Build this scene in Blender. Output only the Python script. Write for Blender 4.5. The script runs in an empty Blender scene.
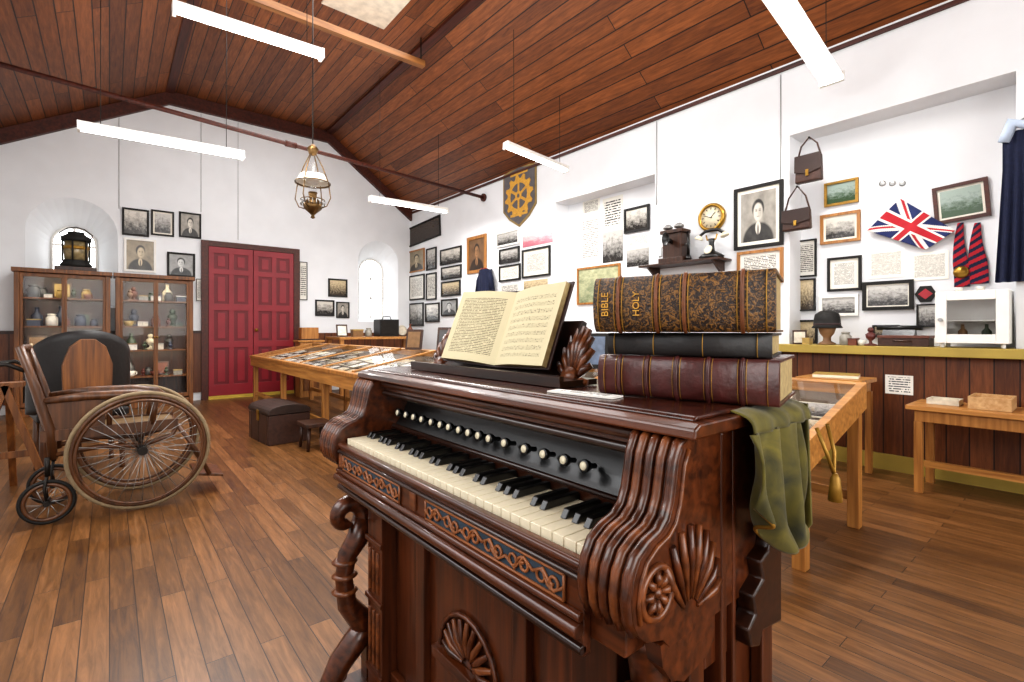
import bpy, math, random, bmesh
from mathutils import Matrix, Vector
random.seed(4)
SC=bpy.context.scene
try: SC.view_settings.view_transform='Standard'
except: pass
try: SC.view_settings.look='Medium High Contrast'
except: pass
CH=1.05; FP=490.0; HY=330.0; SN=.635; CS=.773
# ---------- survey helpers: where a sight line meets a real plane ----------
def onX(px,py,X):
    t=(px-512)/FP; y=X*(CS-SN*t)/(SN+CS*t); d=SN*X+CS*y
    return y, CH+(HY-py)*d/FP
def onY(px,py,Y):
    t=(px-512)/FP; x=Y*(SN+CS*t)/(CS-SN*t); d=SN*x+CS*Y
    return x, CH+(HY-py)*d/FP
# ---------- materials ----------
MC={}
def _new(name):
    m=bpy.data.materials.new(name); m.use_nodes=True; nt=m.node_tree
    return m,nt,nt.nodes['Principled BSDF']
def rgba(c): return (c[0],c[1],c[2],1)
def hexc(h):
    h=h.lstrip('#')
    v=[int(h[i:i+2],16)/255 for i in (0,2,4)]
    return tuple((x/12.92 if x<=.04045 else ((x+.055)/1.055)**2.4) for x in v)
def ramp(nt,fac,c1,c2,p1=.3,p2=.7):
    r=nt.nodes.new('ShaderNodeValToRGB'); r.color_ramp.elements[0].color=rgba(c1); r.color_ramp.elements[1].color=rgba(c2)
    r.color_ramp.elements[0].position=p1; r.color_ramp.elements[1].position=p2
    nt.links.new(fac,r.inputs[0]); return r.outputs[0]
def plain(name,col,rough=.5,metal=0,var=.15,scale=12,bump=0,coat=0):
    if name in MC: return MC[name]
    c=hexc(col) if isinstance(col,str) else col
    m,nt,p=_new(name); p.inputs['Roughness'].default_value=rough; p.inputs['Metallic'].default_value=metal
    tc=nt.nodes.new('ShaderNodeTexCoord'); n=nt.nodes.new('ShaderNodeTexNoise'); n.inputs['Scale'].default_value=scale; n.inputs['Detail'].default_value=4
    nt.links.new(tc.outputs['Object'],n.inputs['Vector'])
    o=ramp(nt,n.outputs['Fac'],tuple(x*(1-var) for x in c),tuple(min(1,x*(1+var)) for x in c))
    nt.links.new(o,p.inputs['Base Color'])
    if coat: p.inputs['Coat Weight'].default_value=coat
    if bump:
        b=nt.nodes.new('ShaderNodeBump'); b.inputs['Strength'].default_value=bump; b.inputs['Distance'].default_value=.004
        nt.links.new(n.outputs['Fac'],b.inputs['Height']); nt.links.new(b.outputs[0],p.inputs['Normal'])
    MC[name]=m; return m
def wood(name,c1,c2,ax='y',rough=.35,s=18,coat=0):
    if name in MC: return MC[name]
    m,nt,p=_new(name); p.inputs['Roughness'].default_value=rough; p.inputs['Coat Weight'].default_value=coat
    tc=nt.nodes.new('ShaderNodeTexCoord'); mp=nt.nodes.new('ShaderNodeMapping'); nt.links.new(tc.outputs['Object'],mp.inputs[0])
    sc={'x':(.06,1,1),'y':(1,.06,1),'z':(1,1,.06)}[ax]; mp.inputs['Scale'].default_value=sc
    n=nt.nodes.new('ShaderNodeTexNoise'); n.inputs['Scale'].default_value=s*2; n.inputs['Detail'].default_value=7; n.inputs['Distortion'].default_value=.35
    nt.links.new(mp.outputs[0],n.inputs['Vector'])
    nt.links.new(ramp(nt,n.outputs['Fac'],hexc(c1),hexc(c2),.3,.72),p.inputs['Base Color'])
    b=nt.nodes.new('ShaderNodeBump'); b.inputs['Strength'].default_value=.1; b.inputs['Distance'].default_value=.001
    nt.links.new(n.outputs['Fac'],b.inputs['Height']); nt.links.new(b.outputs[0],p.inputs['Normal'])
    MC[name]=m; return m
def planks(name,ua,va,length,width,ca,cb,cm,rough,gap=.004,grain=1.0,dark='#1a0d06'):
    m,nt,p=_new(name); L=nt.links.new
    tc=nt.nodes.new('ShaderNodeTexCoord'); sp=nt.nodes.new('ShaderNodeSeparateXYZ'); L(tc.outputs['Object'],sp.inputs[0])
    cb_=nt.nodes.new('ShaderNodeCombineXYZ'); L(sp.outputs[ua],cb_.inputs[0]); L(sp.outputs[va],cb_.inputs[1])
    br=nt.nodes.new('ShaderNodeTexBrick'); L(cb_.outputs[0],br.inputs['Vector']); br.offset=.37; br.offset_frequency=2
    br.inputs['Color1'].default_value=(0,0,0,1); br.inputs['Color2'].default_value=(1,1,1,1); br.inputs['Mortar'].default_value=(.5,.5,.5,1)
    br.inputs['Scale'].default_value=1; br.inputs['Mortar Size'].default_value=gap; br.inputs['Brick Width'].default_value=length; br.inputs['Row Height'].default_value=width
    mp=nt.nodes.new('ShaderNodeMapping'); mp.inputs['Scale'].default_value=(1.2,14,1); L(cb_.outputs[0],mp.inputs[0])
    ad=nt.nodes.new('ShaderNodeVectorMath'); ad.operation='MULTIPLY_ADD'; L(br.outputs['Color'],ad.inputs[0]); ad.inputs[1].default_value=(7,13,5); L(mp.outputs[0],ad.inputs[2])
    n=nt.nodes.new('ShaderNodeTexNoise'); n.inputs['Scale'].default_value=3.0; n.inputs['Detail'].default_value=9; n.inputs['Distortion'].default_value=.6; n.inputs['Roughness'].default_value=.7; L(ad.outputs[0],n.inputs['Vector'])
    mx=nt.nodes.new('ShaderNodeMix'); mx.data_type='FLOAT'; mx.inputs[0].default_value=.62*grain; L(br.outputs['Color'],mx.inputs[2]); L(n.outputs['Fac'],mx.inputs[3])
    col=ramp(nt,mx.outputs[0],hexc(ca),hexc(cb),.28,.7)
    r=[x for x in nt.nodes if x.type=='VALTORGB'][-1]; e=r.color_ramp.elements.new(.49); e.color=rgba(hexc(cm))
    mm=nt.nodes.new('ShaderNodeMix'); mm.data_type='RGBA'; L(br.outputs['Fac'],mm.inputs[0]); L(col,mm.inputs[6]); mm.inputs[7].default_value=rgba(hexc(dark))
    L(mm.outputs[2],p.inputs['Base Color']); p.inputs['Roughness'].default_value=rough
    b=nt.nodes.new('ShaderNodeBump'); b.inputs['Strength'].default_value=.35; b.inputs['Distance'].default_value=.003; b.invert=True
    L(br.outputs['Fac'],b.inputs['Height']); L(b.outputs[0],p.inputs['Normal'])
    MC[name]=m; return m
def emit(name,col,s):
    if name in MC: return MC[name]
    m,nt,p=_new(name); p.inputs['Base Color'].default_value=rgba(col); p.inputs['Emission Color'].default_value=rgba(col); p.inputs['Emission Strength'].default_value=s
    MC[name]=m; return m
def glassy(name,a=.1,tint=(1,1,1)):
    if name in MC: return MC[name]
    m,nt,p=_new(name); L=nt.links.new
    t=nt.nodes.new('ShaderNodeBsdfTransparent'); t.inputs[0].default_value=rgba(tint)
    g=nt.nodes.new('ShaderNodeBsdfGlossy'); g.inputs['Roughness'].default_value=.03
    mx=nt.nodes.new('ShaderNodeMixShader'); mx.inputs[0].default_value=a; L(t.outputs[0],mx.inputs[1]); L(g.outputs[0],mx.inputs[2])
    L(mx.outputs[0],nt.nodes['Material Output'].inputs[0]); MC[name]=m; return m
def mth(nt,op,a,b=None,c=None):
    n=nt.nodes.new('ShaderNodeMath'); n.operation=op
    for i,x in enumerate((a,b,c)):
        if x is None: continue
        if isinstance(x,(int,float)): n.inputs[i].default_value=x
        else: nt.links.new(x,n.inputs[i])
    return n.outputs[0]
def docmat(name,lines=16,paper='#e6e2d6',ink='#2a2826',fill=.5,staff=False,margin=.1):
    if name in MC: return MC[name]
    m,nt,p=_new(name); L=nt.links.new; p.inputs['Roughness'].default_value=.7
    uv=nt.nodes.new('ShaderNodeUVMap'); sp=nt.nodes.new('ShaderNodeSeparateXYZ'); L(uv.outputs[0],sp.inputs[0]); u,v=sp.outputs[0],sp.outputs[1]
    vl=mth(nt,'MULTIPLY',v,lines); fr=mth(nt,'FRACT',vl); row=mth(nt,'FLOOR',vl)
    c=nt.nodes.new('ShaderNodeCombineXYZ'); L(mth(nt,'MULTIPLY',u,lines*1.6),c.inputs[0]); L(mth(nt,'MULTIPLY',row,7.31),c.inputs[1])
    n=nt.nodes.new('ShaderNodeTexNoise'); n.inputs['Scale'].default_value=1.0; n.inputs['Detail'].default_value=2; L(c.outputs[0],n.inputs['Vector'])
    msk=mth(nt,'MULTIPLY',mth(nt,'LESS_THAN',fr,fill),mth(nt,'GREATER_THAN',n.outputs['Fac'],.44))
    if staff:
        f5=mth(nt,'FRACT',mth(nt,'MULTIPLY',fr,9)); st=mth(nt,'MULTIPLY',mth(nt,'LESS_THAN',f5,.22),mth(nt,'LESS_THAN',fr,.55))
        c2=nt.nodes.new('ShaderNodeCombineXYZ'); L(mth(nt,'MULTIPLY',u,45),c2.inputs[0]); L(mth(nt,'MULTIPLY',v,lines*7),c2.inputs[1])
        n3=nt.nodes.new('ShaderNodeTexNoise'); n3.inputs['Scale'].default_value=1; L(c2.outputs[0],n3.inputs['Vector'])
        dots=mth(nt,'MULTIPLY',mth(nt,'GREATER_THAN',n3.outputs['Fac'],.60),mth(nt,'LESS_THAN',fr,.6))
        msk=mth(nt,'MAXIMUM',mth(nt,'MULTIPLY',st,.55),dots)
    for a in (u,v):
        msk=mth(nt,'MULTIPLY',msk,mth(nt,'MULTIPLY',mth(nt,'GREATER_THAN',a,margin),mth(nt,'LESS_THAN',a,1-margin)))
    mx=nt.nodes.new('ShaderNodeMix'); mx.data_type='RGBA'; L(msk,mx.inputs[0]); mx.inputs[6].default_value=rgba(hexc(paper)); mx.inputs[7].default_value=rgba(hexc(ink))
    L(mx.outputs[2],p.inputs['Base Color']); MC[name]=m; return m
def photomat(name,dk='#2b2722',lt='#c9c2b2',sc=5,seed=0,sky=.35):
    if name in MC: return MC[name]
    m,nt,p=_new(name); L=nt.links.new; p.inputs['Roughness'].default_value=.25
    uv=nt.nodes.new('ShaderNodeUVMap'); sp=nt.nodes.new('ShaderNodeSeparateXYZ'); L(uv.outputs[0],sp.inputs[0])
    mp=nt.nodes.new('ShaderNodeMapping'); mp.inputs['Location'].default_value=(seed*3.7,seed*1.9,seed); L(uv.outputs[0],mp.inputs[0])
    n=nt.nodes.new('ShaderNodeTexNoise'); n.inputs['Scale'].default_value=sc; n.inputs['Detail'].default_value=9; n.inputs['Roughness'].default_value=.75; L(mp.outputs[0],n.inputs['Vector'])
    g=mth(nt,'MULTIPLY',mth(nt,'SUBTRACT',sp.outputs[1],.45),sky*2)
    L(ramp(nt,mth(nt,'ADD',n.outputs['Fac'],g),hexc(dk),hexc(lt),.34,.7),p.inputs['Base Color']); MC[name]=m; return m
def portmat(name,seed=0,dk='#1c1a18',lt='#d8d0c2',turn=0):
    if name in MC: return MC[name]
    m,nt,p=_new(name); L=nt.links.new; p.inputs['Roughness'].default_value=.3
    uv=nt.nodes.new('ShaderNodeUVMap'); sp=nt.nodes.new('ShaderNodeSeparateXYZ'); L(uv.outputs[0],sp.inputs[0]); u,v=sp.outputs[0],sp.outputs[1]
    mp=nt.nodes.new('ShaderNodeMapping'); mp.inputs['Location'].default_value=(seed*2.3,seed,0); L(uv.outputs[0],mp.inputs[0])
    n=nt.nodes.new('ShaderNodeTexNoise'); n.inputs['Scale'].default_value=4; n.inputs['Detail'].default_value=7; L(mp.outputs[0],n.inputs['Vector'])
    N=mth(nt,'SUBTRACT',n.outputs['Fac'],.5)
    cur=mth(nt,'ADD',mth(nt,'MULTIPLY',N,.5),.42)
    def el(cx,cy,rx,ry,soft,val,nk=.15):
        nonlocal cur
        a=mth(nt,'DIVIDE',mth(nt,'SUBTRACT',u,cx),rx); b=mth(nt,'DIVIDE',mth(nt,'SUBTRACT',v,cy),ry)
        d=mth(nt,'SQRT',mth(nt,'ADD',mth(nt,'MULTIPLY',a,a),mth(nt,'MULTIPLY',b,b)))
        k=nt.nodes.new('ShaderNodeMath'); k.operation='MULTIPLY'; k.use_clamp=True; L(mth(nt,'SUBTRACT',1+soft,d),k.inputs[0]); k.inputs[1].default_value=1/(2*soft)
        t=mth(nt,'ADD',mth(nt,'MULTIPLY',N,nk),val)
        cur=mth(nt,'ADD',mth(nt,'MULTIPLY',cur,mth(nt,'SUBTRACT',1,k.outputs[0])),mth(nt,'MULTIPLY',t,k.outputs[0]))
    o=turn
    el(.5,.0,.44,.38,.06,.10); el(.5,.27,.075,.13,.15,.85); el(.5,.22,.02,.12,.3,.12)
    el(.5+o*.5,.66,.17,.19,.10,.08,.3); el(.5+o,.59,.13,.18,.12,.78,.3); el(.57+o,.57,.05,.13,.7,.55)
    for s in (-1,1): el(.5+o*1.3+s*.05,.615,.03,.013,.5,.28); el(.5+o*1.3+s*.05,.645,.036,.008,.5,.35)
    el(.508+o*1.3,.56,.015,.045,.8,.62); el(.5+o*1.3,.50,.04,.010,.6,.38)
    L(ramp(nt,cur,hexc(dk),hexc(lt),.08,.85),p.inputs['Base Color']); MC[name]=m; return m
def twotone(name,c1,c2,sc,thr=.5,rough=.5,metal2=0,soft=.03,bump=0):
    if name in MC: return MC[name]
    m,nt,p=_new(name); L=nt.links.new; p.inputs['Roughness'].default_value=rough
    tc=nt.nodes.new('ShaderNodeTexCoord'); n=nt.nodes.new('ShaderNodeTexNoise'); n.inputs['Scale'].default_value=sc; n.inputs['Detail'].default_value=5; n.inputs['Distortion'].default_value=1.5
    L(tc.outputs['Object'],n.inputs['Vector']); L(ramp(nt,n.outputs['Fac'],hexc(c1),hexc(c2),thr-soft,thr+soft),p.inputs['Base Color'])
    if bump:
        b=nt.nodes.new('ShaderNodeBump'); b.inputs['Strength'].default_value=bump; b.inputs['Distance'].default_value=.006
        L(n.outputs['Fac'],b.inputs['Height']); L(b.outputs[0],p.inputs['Normal'])
    MC[name]=m; return m
# ---------- mesh builder ----------
WL={}
class B:
    def __init__(s,M=None):
        s.v=[];s.f=[];s.mi=[];s.mats=[];s.sm=[];s.uv={};s.M=M or Matrix.Identity(4)
    def mid(s,m):
        if m not in s.mats: s.mats.append(m)
        return s.mats.index(m)
    def add(s,vs,fs,m,smooth=False,uvs=None):
        b=len(s.v); s.v+=[s.M@Vector(p) for p in vs]; i=s.mid(m)
        for k,f in enumerate(fs):
            if uvs: s.uv[len(s.f)]=uvs[k]
            s.f.append([b+j for j in f]); s.mi.append(i); s.sm.append(smooth[k] if isinstance(smooth,list) else smooth)
    def box(s,x0,x1,y0,y1,z0,z1,m):
        s.add([(x0,y0,z0),(x1,y0,z0),(x1,y1,z0),(x0,y1,z0),(x0,y0,z1),(x1,y0,z1),(x1,y1,z1),(x0,y1,z1)],
              [(0,3,2,1),(4,5,6,7),(0,1,5,4),(1,2,6,5),(2,3,7,6),(3,0,4,7)],m)
    def rbox(s,c,sz,R,m):
        o=s.M; s.M=o@Matrix.Translation(c)@R; x,y,z=[a/2 for a in sz]; s.box(-x,x,-y,y,-z,z,m); s.M=o
    def quad(s,ps,m,uv=True):
        s.add(ps,[(0,1,2,3)],m,False,[[(0,0),(1,0),(1,1),(0,1)]])
    def prism(s,poly,ax,a0,a1,m,smooth=False):
        n=len(poly)
        def P(p,a): return {'x':(a,p[0],p[1]),'y':(p[0],a,p[1]),'z':(p[0],p[1],a)}[ax]
        s.add([P(p,a0) for p in poly]+[P(p,a1) for p in poly],
              [tuple(range(n))[::-1],tuple(range(n,2*n))]+[(i,(i+1)%n,n+(i+1)%n,n+i) for i in range(n)],m,[False,False]+[smooth]*n)
    def tube(s,pts,r,m,n=8,closed=False,cap=True):
        pts=[Vector(p) for p in pts]; N=len(pts); rs=r if isinstance(r,(list,tuple)) else [r]*N
        vs=[];up=None
        for i,p in enumerate(pts):
            if closed: d=pts[(i+1)%N]-pts[i-1]
            else: d=pts[min(i+1,N-1)]-pts[max(i-1,0)]
            d.normalize()
            if up is None:
                up=Vector((0,0,1)) if abs(d.z)<.9 else Vector((1,0,0))
            a=up-d*up.dot(d)
            if a.length<1e-4: a=Vector((0,1,0))-d*d.y
            a.normalize(); up=a; b=d.cross(a)
            for k in range(n):
                t=2*math.pi*k/n; vs.append(p+(a*math.cos(t)+b*math.sin(t))*rs[i])
        fs=[];sm=[]
        for i in range(N if closed else N-1):
            j=(i+1)%N
            for k in range(n): fs.append((i*n+k,i*n+(k+1)%n,j*n+(k+1)%n,j*n+k)); sm.append(True)
        if not closed and cap:
            fs.append(tuple(range(n))[::-1]); fs.append(tuple(range((N-1)*n,N*n))); sm+=[False,False]
        s.add(vs,fs,m,sm)
    def cyl(s,p0,p1,r0,m,r1=None,n=16): s.tube([p0,p1],[r0,r0 if r1 is None else r1],m,n)
    def lathe(s,prof,c,m,n=20,R=None):
        o=s.M; s.M=o@Matrix.Translation(c)@(R or Matrix.Identity(4))
        vs=[];K=len(prof)
        for r,z in prof:
            for k in range(n):
                t=2*math.pi*k/n; vs.append((r*math.cos(t),r*math.sin(t),z))
        fs=[(i*n+k,i*n+(k+1)%n,(i+1)*n+(k+1)%n,(i+1)*n+k) for i in range(K-1) for k in range(n)]; sm=[True]*len(fs)
        if prof[0][0]>1e-5: fs.append(tuple(range(n))[::-1]); sm.append(False)
        if prof[-1][0]>1e-5: fs.append(tuple(range((K-1)*n,K*n))); sm.append(False)
        s.add(vs,fs,m,sm); s.M=o
    def grid(s,fn,nu,nv,m,mf=None,smooth=True):
        vs=[fn(i/nu,j/nv) for j in range(nv+1) for i in range(nu+1)]
        W=nu+1
        if mf is None:
            s.add(vs,[(j*W+i,j*W+i+1,(j+1)*W+i+1,(j+1)*W+i) for j in range(nv) for i in range(nu)],m,smooth,
              [[(i/nu,j/nv),((i+1)/nu,j/nv),((i+1)/nu,(j+1)/nv),(i/nu,(j+1)/nv)] for j in range(nv) for i in range(nu)])
        else:
            b=len(s.v); s.v+=[s.M@Vector(p) for p in vs]
            for j in range(nv):
                for i in range(nu):
                    s.mi.append(s.mid(mf((i+.5)/nu,(j+.5)/nv))); s.f.append([b+j*W+i,b+j*W+i+1,b+(j+1)*W+i+1,b+(j+1)*W+i]); s.sm.append(smooth)
    def done(s,name,parent=None,label=None,cat=None,bev=0,group=None,kind=None,solid=0,norm=True,origin=None):
        lo=Vector([min(p[i] for p in s.v) for i in range(3)]); hi=Vector([max(p[i] for p in s.v) for i in range(3)])
        o=origin if origin is not None else Vector(((lo.x+hi.x)/2,(lo.y+hi.y)/2,lo.z))
        me=bpy.data.meshes.new(name); me.from_pydata([p-o for p in s.v],[],s.f)
        for m in s.mats: me.materials.append(m)
        me.polygons.foreach_set('material_index',s.mi); me.polygons.foreach_set('use_smooth',s.sm)
        if s.uv:
            ul=me.uv_layers.new(name='UVMap')
            for pi,u in s.uv.items():
                for k,li in enumerate(me.polygons[pi].loop_indices): ul.data[li].uv=u[k]
        if norm:
            bm=bmesh.new(); bm.from_mesh(me); bmesh.ops.recalc_face_normals(bm,faces=bm.faces); bm.to_mesh(me); bm.free()
        me.update()
        ob=bpy.data.objects.new(name,me); SC.collection.objects.link(ob)
        setup(ob,o,parent,label,cat,group,kind)
        if solid:
            md=ob.modifiers.new('t','SOLIDIFY'); md.thickness=solid
        if bev:
            md=ob.modifiers.new('b','BEVEL'); md.width=bev; md.segments=2; md.limit_method='ANGLE'; md.angle_limit=.6
        return ob
def setup(ob,o,parent,label,cat,group,kind):
    WL[ob]=Vector(o)
    if parent is not None: ob.parent=parent; ob.location=Vector(o)-WL[parent]
    else: ob.location=o
    if label:
        if len(label.replace('-',' ').split())<5 or len(label.split())<4: label+=' on the white wall'
        ob['label']=label
    if cat and parent is None: ob['category']=cat
    if group and parent is None: ob['group']=group
    if kind: ob['kind']=kind
def T(name,loc,label,cat,group=None):
    e=bpy.data.objects.new(name,None); e.empty_display_size=.1; SC.collection.objects.link(e); setup(e,Vector(loc),None,label,cat,group,None); return e
def text(s,size,M,mat,name,parent,ext=.0006,align='CENTER'):
    cu=bpy.data.curves.new(name,'FONT'); cu.body=s; cu.size=size; cu.extrude=ext; cu.align_x=align; cu.align_y='CENTER'
    t=bpy.data.objects.new(name+'_tmp',cu); SC.collection.objects.link(t); bpy.context.view_layer.update()
    me=bpy.data.meshes.new_from_object(t.evaluated_get(bpy.context.evaluated_depsgraph_get())); bpy.data.objects.remove(t)
    b=B(M); b.add([v.co.copy() for v in me.vertices],[tuple(p.vertices) for p in me.polygons],mat); bpy.data.meshes.remove(me)
    return b.done(name,parent)
def RZ(a): return Matrix.Rotation(math.radians(a),4,'Z')
def RX(a): return Matrix.Rotation(math.radians(a),4,'X')
def RY(a): return Matrix.Rotation(math.radians(a),4,'Y')
def TR(x,y,z): return Matrix.Translation((x,y,z))
# ---------- palette ----------
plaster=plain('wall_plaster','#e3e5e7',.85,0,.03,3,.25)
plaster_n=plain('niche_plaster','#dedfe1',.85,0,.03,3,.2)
floorm=planks('floor_boards',1,0,.9,.078,'#3d2514','#8a5f38','#63411f',.34,.0016,1.25,'#2a180c')
ceilm=planks('ceiling_boards',1,0,3.0,.125,'#4a2312','#96592f','#71401f',.5,.005,1.25,'#221008')
wainm=planks('wainscot_boards',2,1,3,.12,'#45210f','#7f4a28','#603418',.4,.004,1.3,'#1f0d06')
wainm2=planks('wainscot_boards_end',2,0,3,.12,'#45210f','#7f4a28','#603418',.4,.004,1.3,'#1f0d06')
trimm=wood('dark_red_trim','#34160e','#592819','y',.5)
org=wood('mahogany','#2b1207','#633216','y',.3,30,.25)
orgz=wood('mahogany_upright','#2b1207','#5e2f15','z',.32,30,.25)
orgd=wood('mahogany_dark','#160804','#35190b','y',.3,30,.25)
orgl=wood('mahogany_carving','#44210e','#824a24','y',.36,30,.2)
oak=wood('golden_oak','#8f5e2c','#c48d4c','y',.4,20)
oakz=wood('golden_oak_upright','#875727','#b98244','z',.4,20)
pine=wood('pale_pine','#a87f50','#cba87a','x',.45,20)
beamw=wood('hung_beam_wood','#6b4220','#946333','x',.5,12)
cabw=wood('cabinet_oak','#502d12','#8a5626','z',.42,20,0)
darkw=wood('dark_walnut','#23120a','#4a2a17','z',.4,20)
chw=wood('chair_walnut','#38200f','#6a4223','z',.38,20,.1)
black=plain('black_lacquer','#0b0a0a',.32,0,.2,8,0,.15)
blackm=plain('black_matt','#14120f',.7)
ivory=plain('ivory','#ddd3b8',.35,0,.08,30,0,.1)
brass=plain('brass','#a8843d',.3,.9,.2,20)
bronze=plain('aged_bronze','#6a5233',.35,.85,.3,20)
gold=plain('gold_leaf','#9c7730',.45,.5,.25,40)
goldy=plain('gold_thread','#c9983a',.6,0,.15,40)
iron=plain('dark_iron','#2e2b28',.45,.7)
steel=plain('steel','#9a9a98',.35,.8)
glass=glassy('clear_glass',.10); glassv=glassy('cabinet_glass',.012)
whitem=plain('white_enamel','#e4e2dc',.4,0,.04)
leather=plain('black_leather','#151110',.5,0,.3,40,.4)
bleather=plain('brown_leather','#3c2318',.5,0,.3,40,.4)
redp=plain('door_red_paint','#841a25',.45,0,.1,4)
redd=plain('door_red_paint_panel','#66111a',.5,0,.1,4)
ochre=plain('ochre_paint','#a18b40',.5,0,.1,4)
cream=plain('cream_paper','#e2dac4',.7,0,.06,20)
pages=plain('aged_page_edges','#a08c62',.8,0,.25,90)
rubber=plain('worn_tyre','#86755a',.8,0,.15,30)
canem=plain('woven_cane','#6b5230',.7,0,.3,60,.4)
skywin=emit('bright_window_glass',(.95,.98,1),3.0)
tubem=emit('fluorescent_tube',(1,.99,.97),9)
docs=[docmat('typed_paper',26,'#e4e1d8','#4a4744',.42),docmat('printed_notice',18,'#dedbd2','#4a4642',.5),docmat('small_print',34,'#ece9df','#6b6762',.45)]
photos=[photomat('old_photo_%d'%i,seed=i,sc=4+i%3*3,dk=['#26221e','#2d2a28','#3a2f24'][i%3],lt=['#cfcac0','#bdbab4','#c7b592'][i%3],sky=.25) for i in range(6)]
ports=[portmat('portrait_print_%d'%i,i,['#1c1a18','#201914','#181818'][i%3],['#d3ccbf','#c9b899','#cfcfcc'][i%3],[0,.02,-.02][i%3]) for i in range(6)]
landp=photomat('coloured_landscape','#2f4a2a','#9aa9a0',6,2,.35)
pinkp=photomat('pink_print','#b86474','#ecc7c4',5,3,.3)
mapm=photomat('faded_map','#6d7a5e','#c4c29c',5,4,.1)
sepia=plain('sepia_backdrop','#8f877d',.5,0,.2,6)
matb=plain('mount_board','#e4dfd2',.8,0,.03)
# ================= ROOM =================
XL,XR,YB,YF=-1.3,4.54,8.65,-3.0; ZW=3.36; ZC=4.5; F1,F2=.67,2.94
def ztop(x):
    if x<F1: return ZW+(ZC-ZW)*(x-XL)/(F1-XL)
    if x>F2: return ZC-(ZC-ZW)*(x-F2)/(XR-F2)
    return ZC
O=Vector((0,0,0))
b=B(); b.quad([(XL,YF,0),(XR+.3,YF,0),(XR+.3,YB+.4,0),(XL,YB+.4,0)],floorm); b.done('floor',kind='structure',label='brown laminate plank floor with warm grain',origin=O,norm=False)
b=B(); pts=[(XL,ZW),(F1,ZC),(F2,ZC),(XR,ZW)]
for (xa,za),(xb,zb) in zip(pts,pts[1:]): b.quad([(xa,YF,za),(xb,YF,zb),(xb,YB,zb),(xa,YB,za)],ceilm)
b.done('ceiling',kind='structure',label='varnished reddish timber board ceiling with sloping sides',origin=O,norm=False)
wins=[(-.82,.09,1.35,2.79,(-.60,-.14,1.45,2.45)),(3.49,4.28,1.2,2.71,(3.64,4.11,1.28,2.40))]
def arch(x0,x1,zt,n=14):
    c=(x0+x1)/2; r=(x1-x0)/2
    return [(c-r*math.cos(math.pi*i/n), zt-r+r*math.sin(math.pi*i/n)) for i in range(n+1)]
xs=sorted(set([XL,F1,F2,XR]+[a[0] for w in wins for a in arch(w[0],w[1],w[3])]))
b=B()
def archz(w,x):
    c=(w[0]+w[1])/2; r=(w[1]-w[0])/2; return w[3]-r+math.sqrt(max(0,r*r-(x-c)**2))
for xa,xb in zip(xs,xs[1:]):
    mid=(xa+xb)/2; w=[w for w in wins if w[0]<mid<w[1]]
    if w:
        w=w[0]; b.quad([(xa,YB,0),(xb,YB,0),(xb,YB,w[2]),(xa,YB,w[2])],plaster)
        b.quad([(xa,YB,archz(w,xa)),(xb,YB,archz(w,xb)),(xb,YB,ztop(xb)),(xa,YB,ztop(xa))],plaster)
    else: b.quad([(xa,YB,0),(xb,YB,0),(xb,YB,ztop(xb)),(xa,YB,ztop(xa))],plaster)
for w in wins:
    o=[(w[0],w[2])]+arch(w[0],w[1],w[3])+[(w[1],w[2])]; i=w[4]; q=[(i[0],i[2])]+arch(i[0],i[1],i[3])+[(i[1],i[2])]
    nn=len(o)
    for k in range(nn):
        j=(k+1)%nn; b.add([(o[k][0],YB,o[k][1]),(o[j][0],YB,o[j][1]),(q[j][0],YB+.35,q[j][1]),(q[k][0],YB+.35,q[k][1])],[(0,1,2,3)],plaster,k not in(0,nn-2,nn-1))
b.done('wall_back',kind='structure',label='white plastered gable wall with deep arched windows',origin=O,norm=False)
for k,w in enumerate(wins):
    i=w[4]; q=[(i[0],i[2])]+arch(i[0],i[1],i[3])+[(i[1],i[2])]
    b=B(); b.prism(q,'y',YB+.352,YB+.36,skywin)
    c=(i[0]+i[1])/2
    b.box(c-.015,c+.015,YB+.33,YB+.349,i[2],i[3],whitem)
    for z in (i[2]+.02,i[2]+.38,i[2]+.75): b.box(i[0],i[1],YB+.33,YB+.349,z-.012,z+.012,whitem)
    b.tube([(p[0],YB+.338,p[1]) for p in q],.018,whitem,6)
    b.done('window_%d'%(k+1),kind='structure',label='round-arched window with white glazing bars')
NX=XR+.25; NZ0,NZ1=.9,2.73; nich=[(.38,1.75),(3.1,4.63)]
b=B(); ys=[YF,.38,1.75,3.1,4.63,YB]
for ya,yb in zip(ys,ys[1:]):
    if (ya,yb) in nich:
        b.quad([(XR,ya,0),(XR,yb,0),(XR,yb,NZ0),(XR,ya,NZ0)],plaster); b.quad([(XR,ya,NZ1),(XR,yb,NZ1),(XR,yb,ZW),(XR,ya,ZW)],plaster)
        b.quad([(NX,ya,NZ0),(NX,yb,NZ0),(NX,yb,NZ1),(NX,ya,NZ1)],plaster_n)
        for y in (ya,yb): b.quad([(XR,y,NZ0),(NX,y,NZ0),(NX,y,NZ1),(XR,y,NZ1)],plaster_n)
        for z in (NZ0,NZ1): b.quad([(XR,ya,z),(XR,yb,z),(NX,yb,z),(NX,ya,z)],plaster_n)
    else: b.quad([(XR,ya,0),(XR,yb,0),(XR,yb,ZW),(XR,ya,ZW)],plaster)
b.done('wall_right',kind='structure',label='white plastered side wall with shallow recesses',origin=O,norm=False)
b=B(); b.quad([(XL,YF,0),(XL,YB,0),(XL,YB,ZW),(XL,YF,ZW)],plaster); b.done('wall_left',kind='structure',origin=O,norm=False)
b=B(); b.add([(XL,YF,0),(XR,YF,0),(XR,YF,ZW),(F2,YF,ZC),(F1,YF,ZC),(XL,YF,ZW)],[(0,1,2,3,4,5)],plaster); b.done('wall_front',kind='structure',origin=O,norm=False)
n=1
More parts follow.
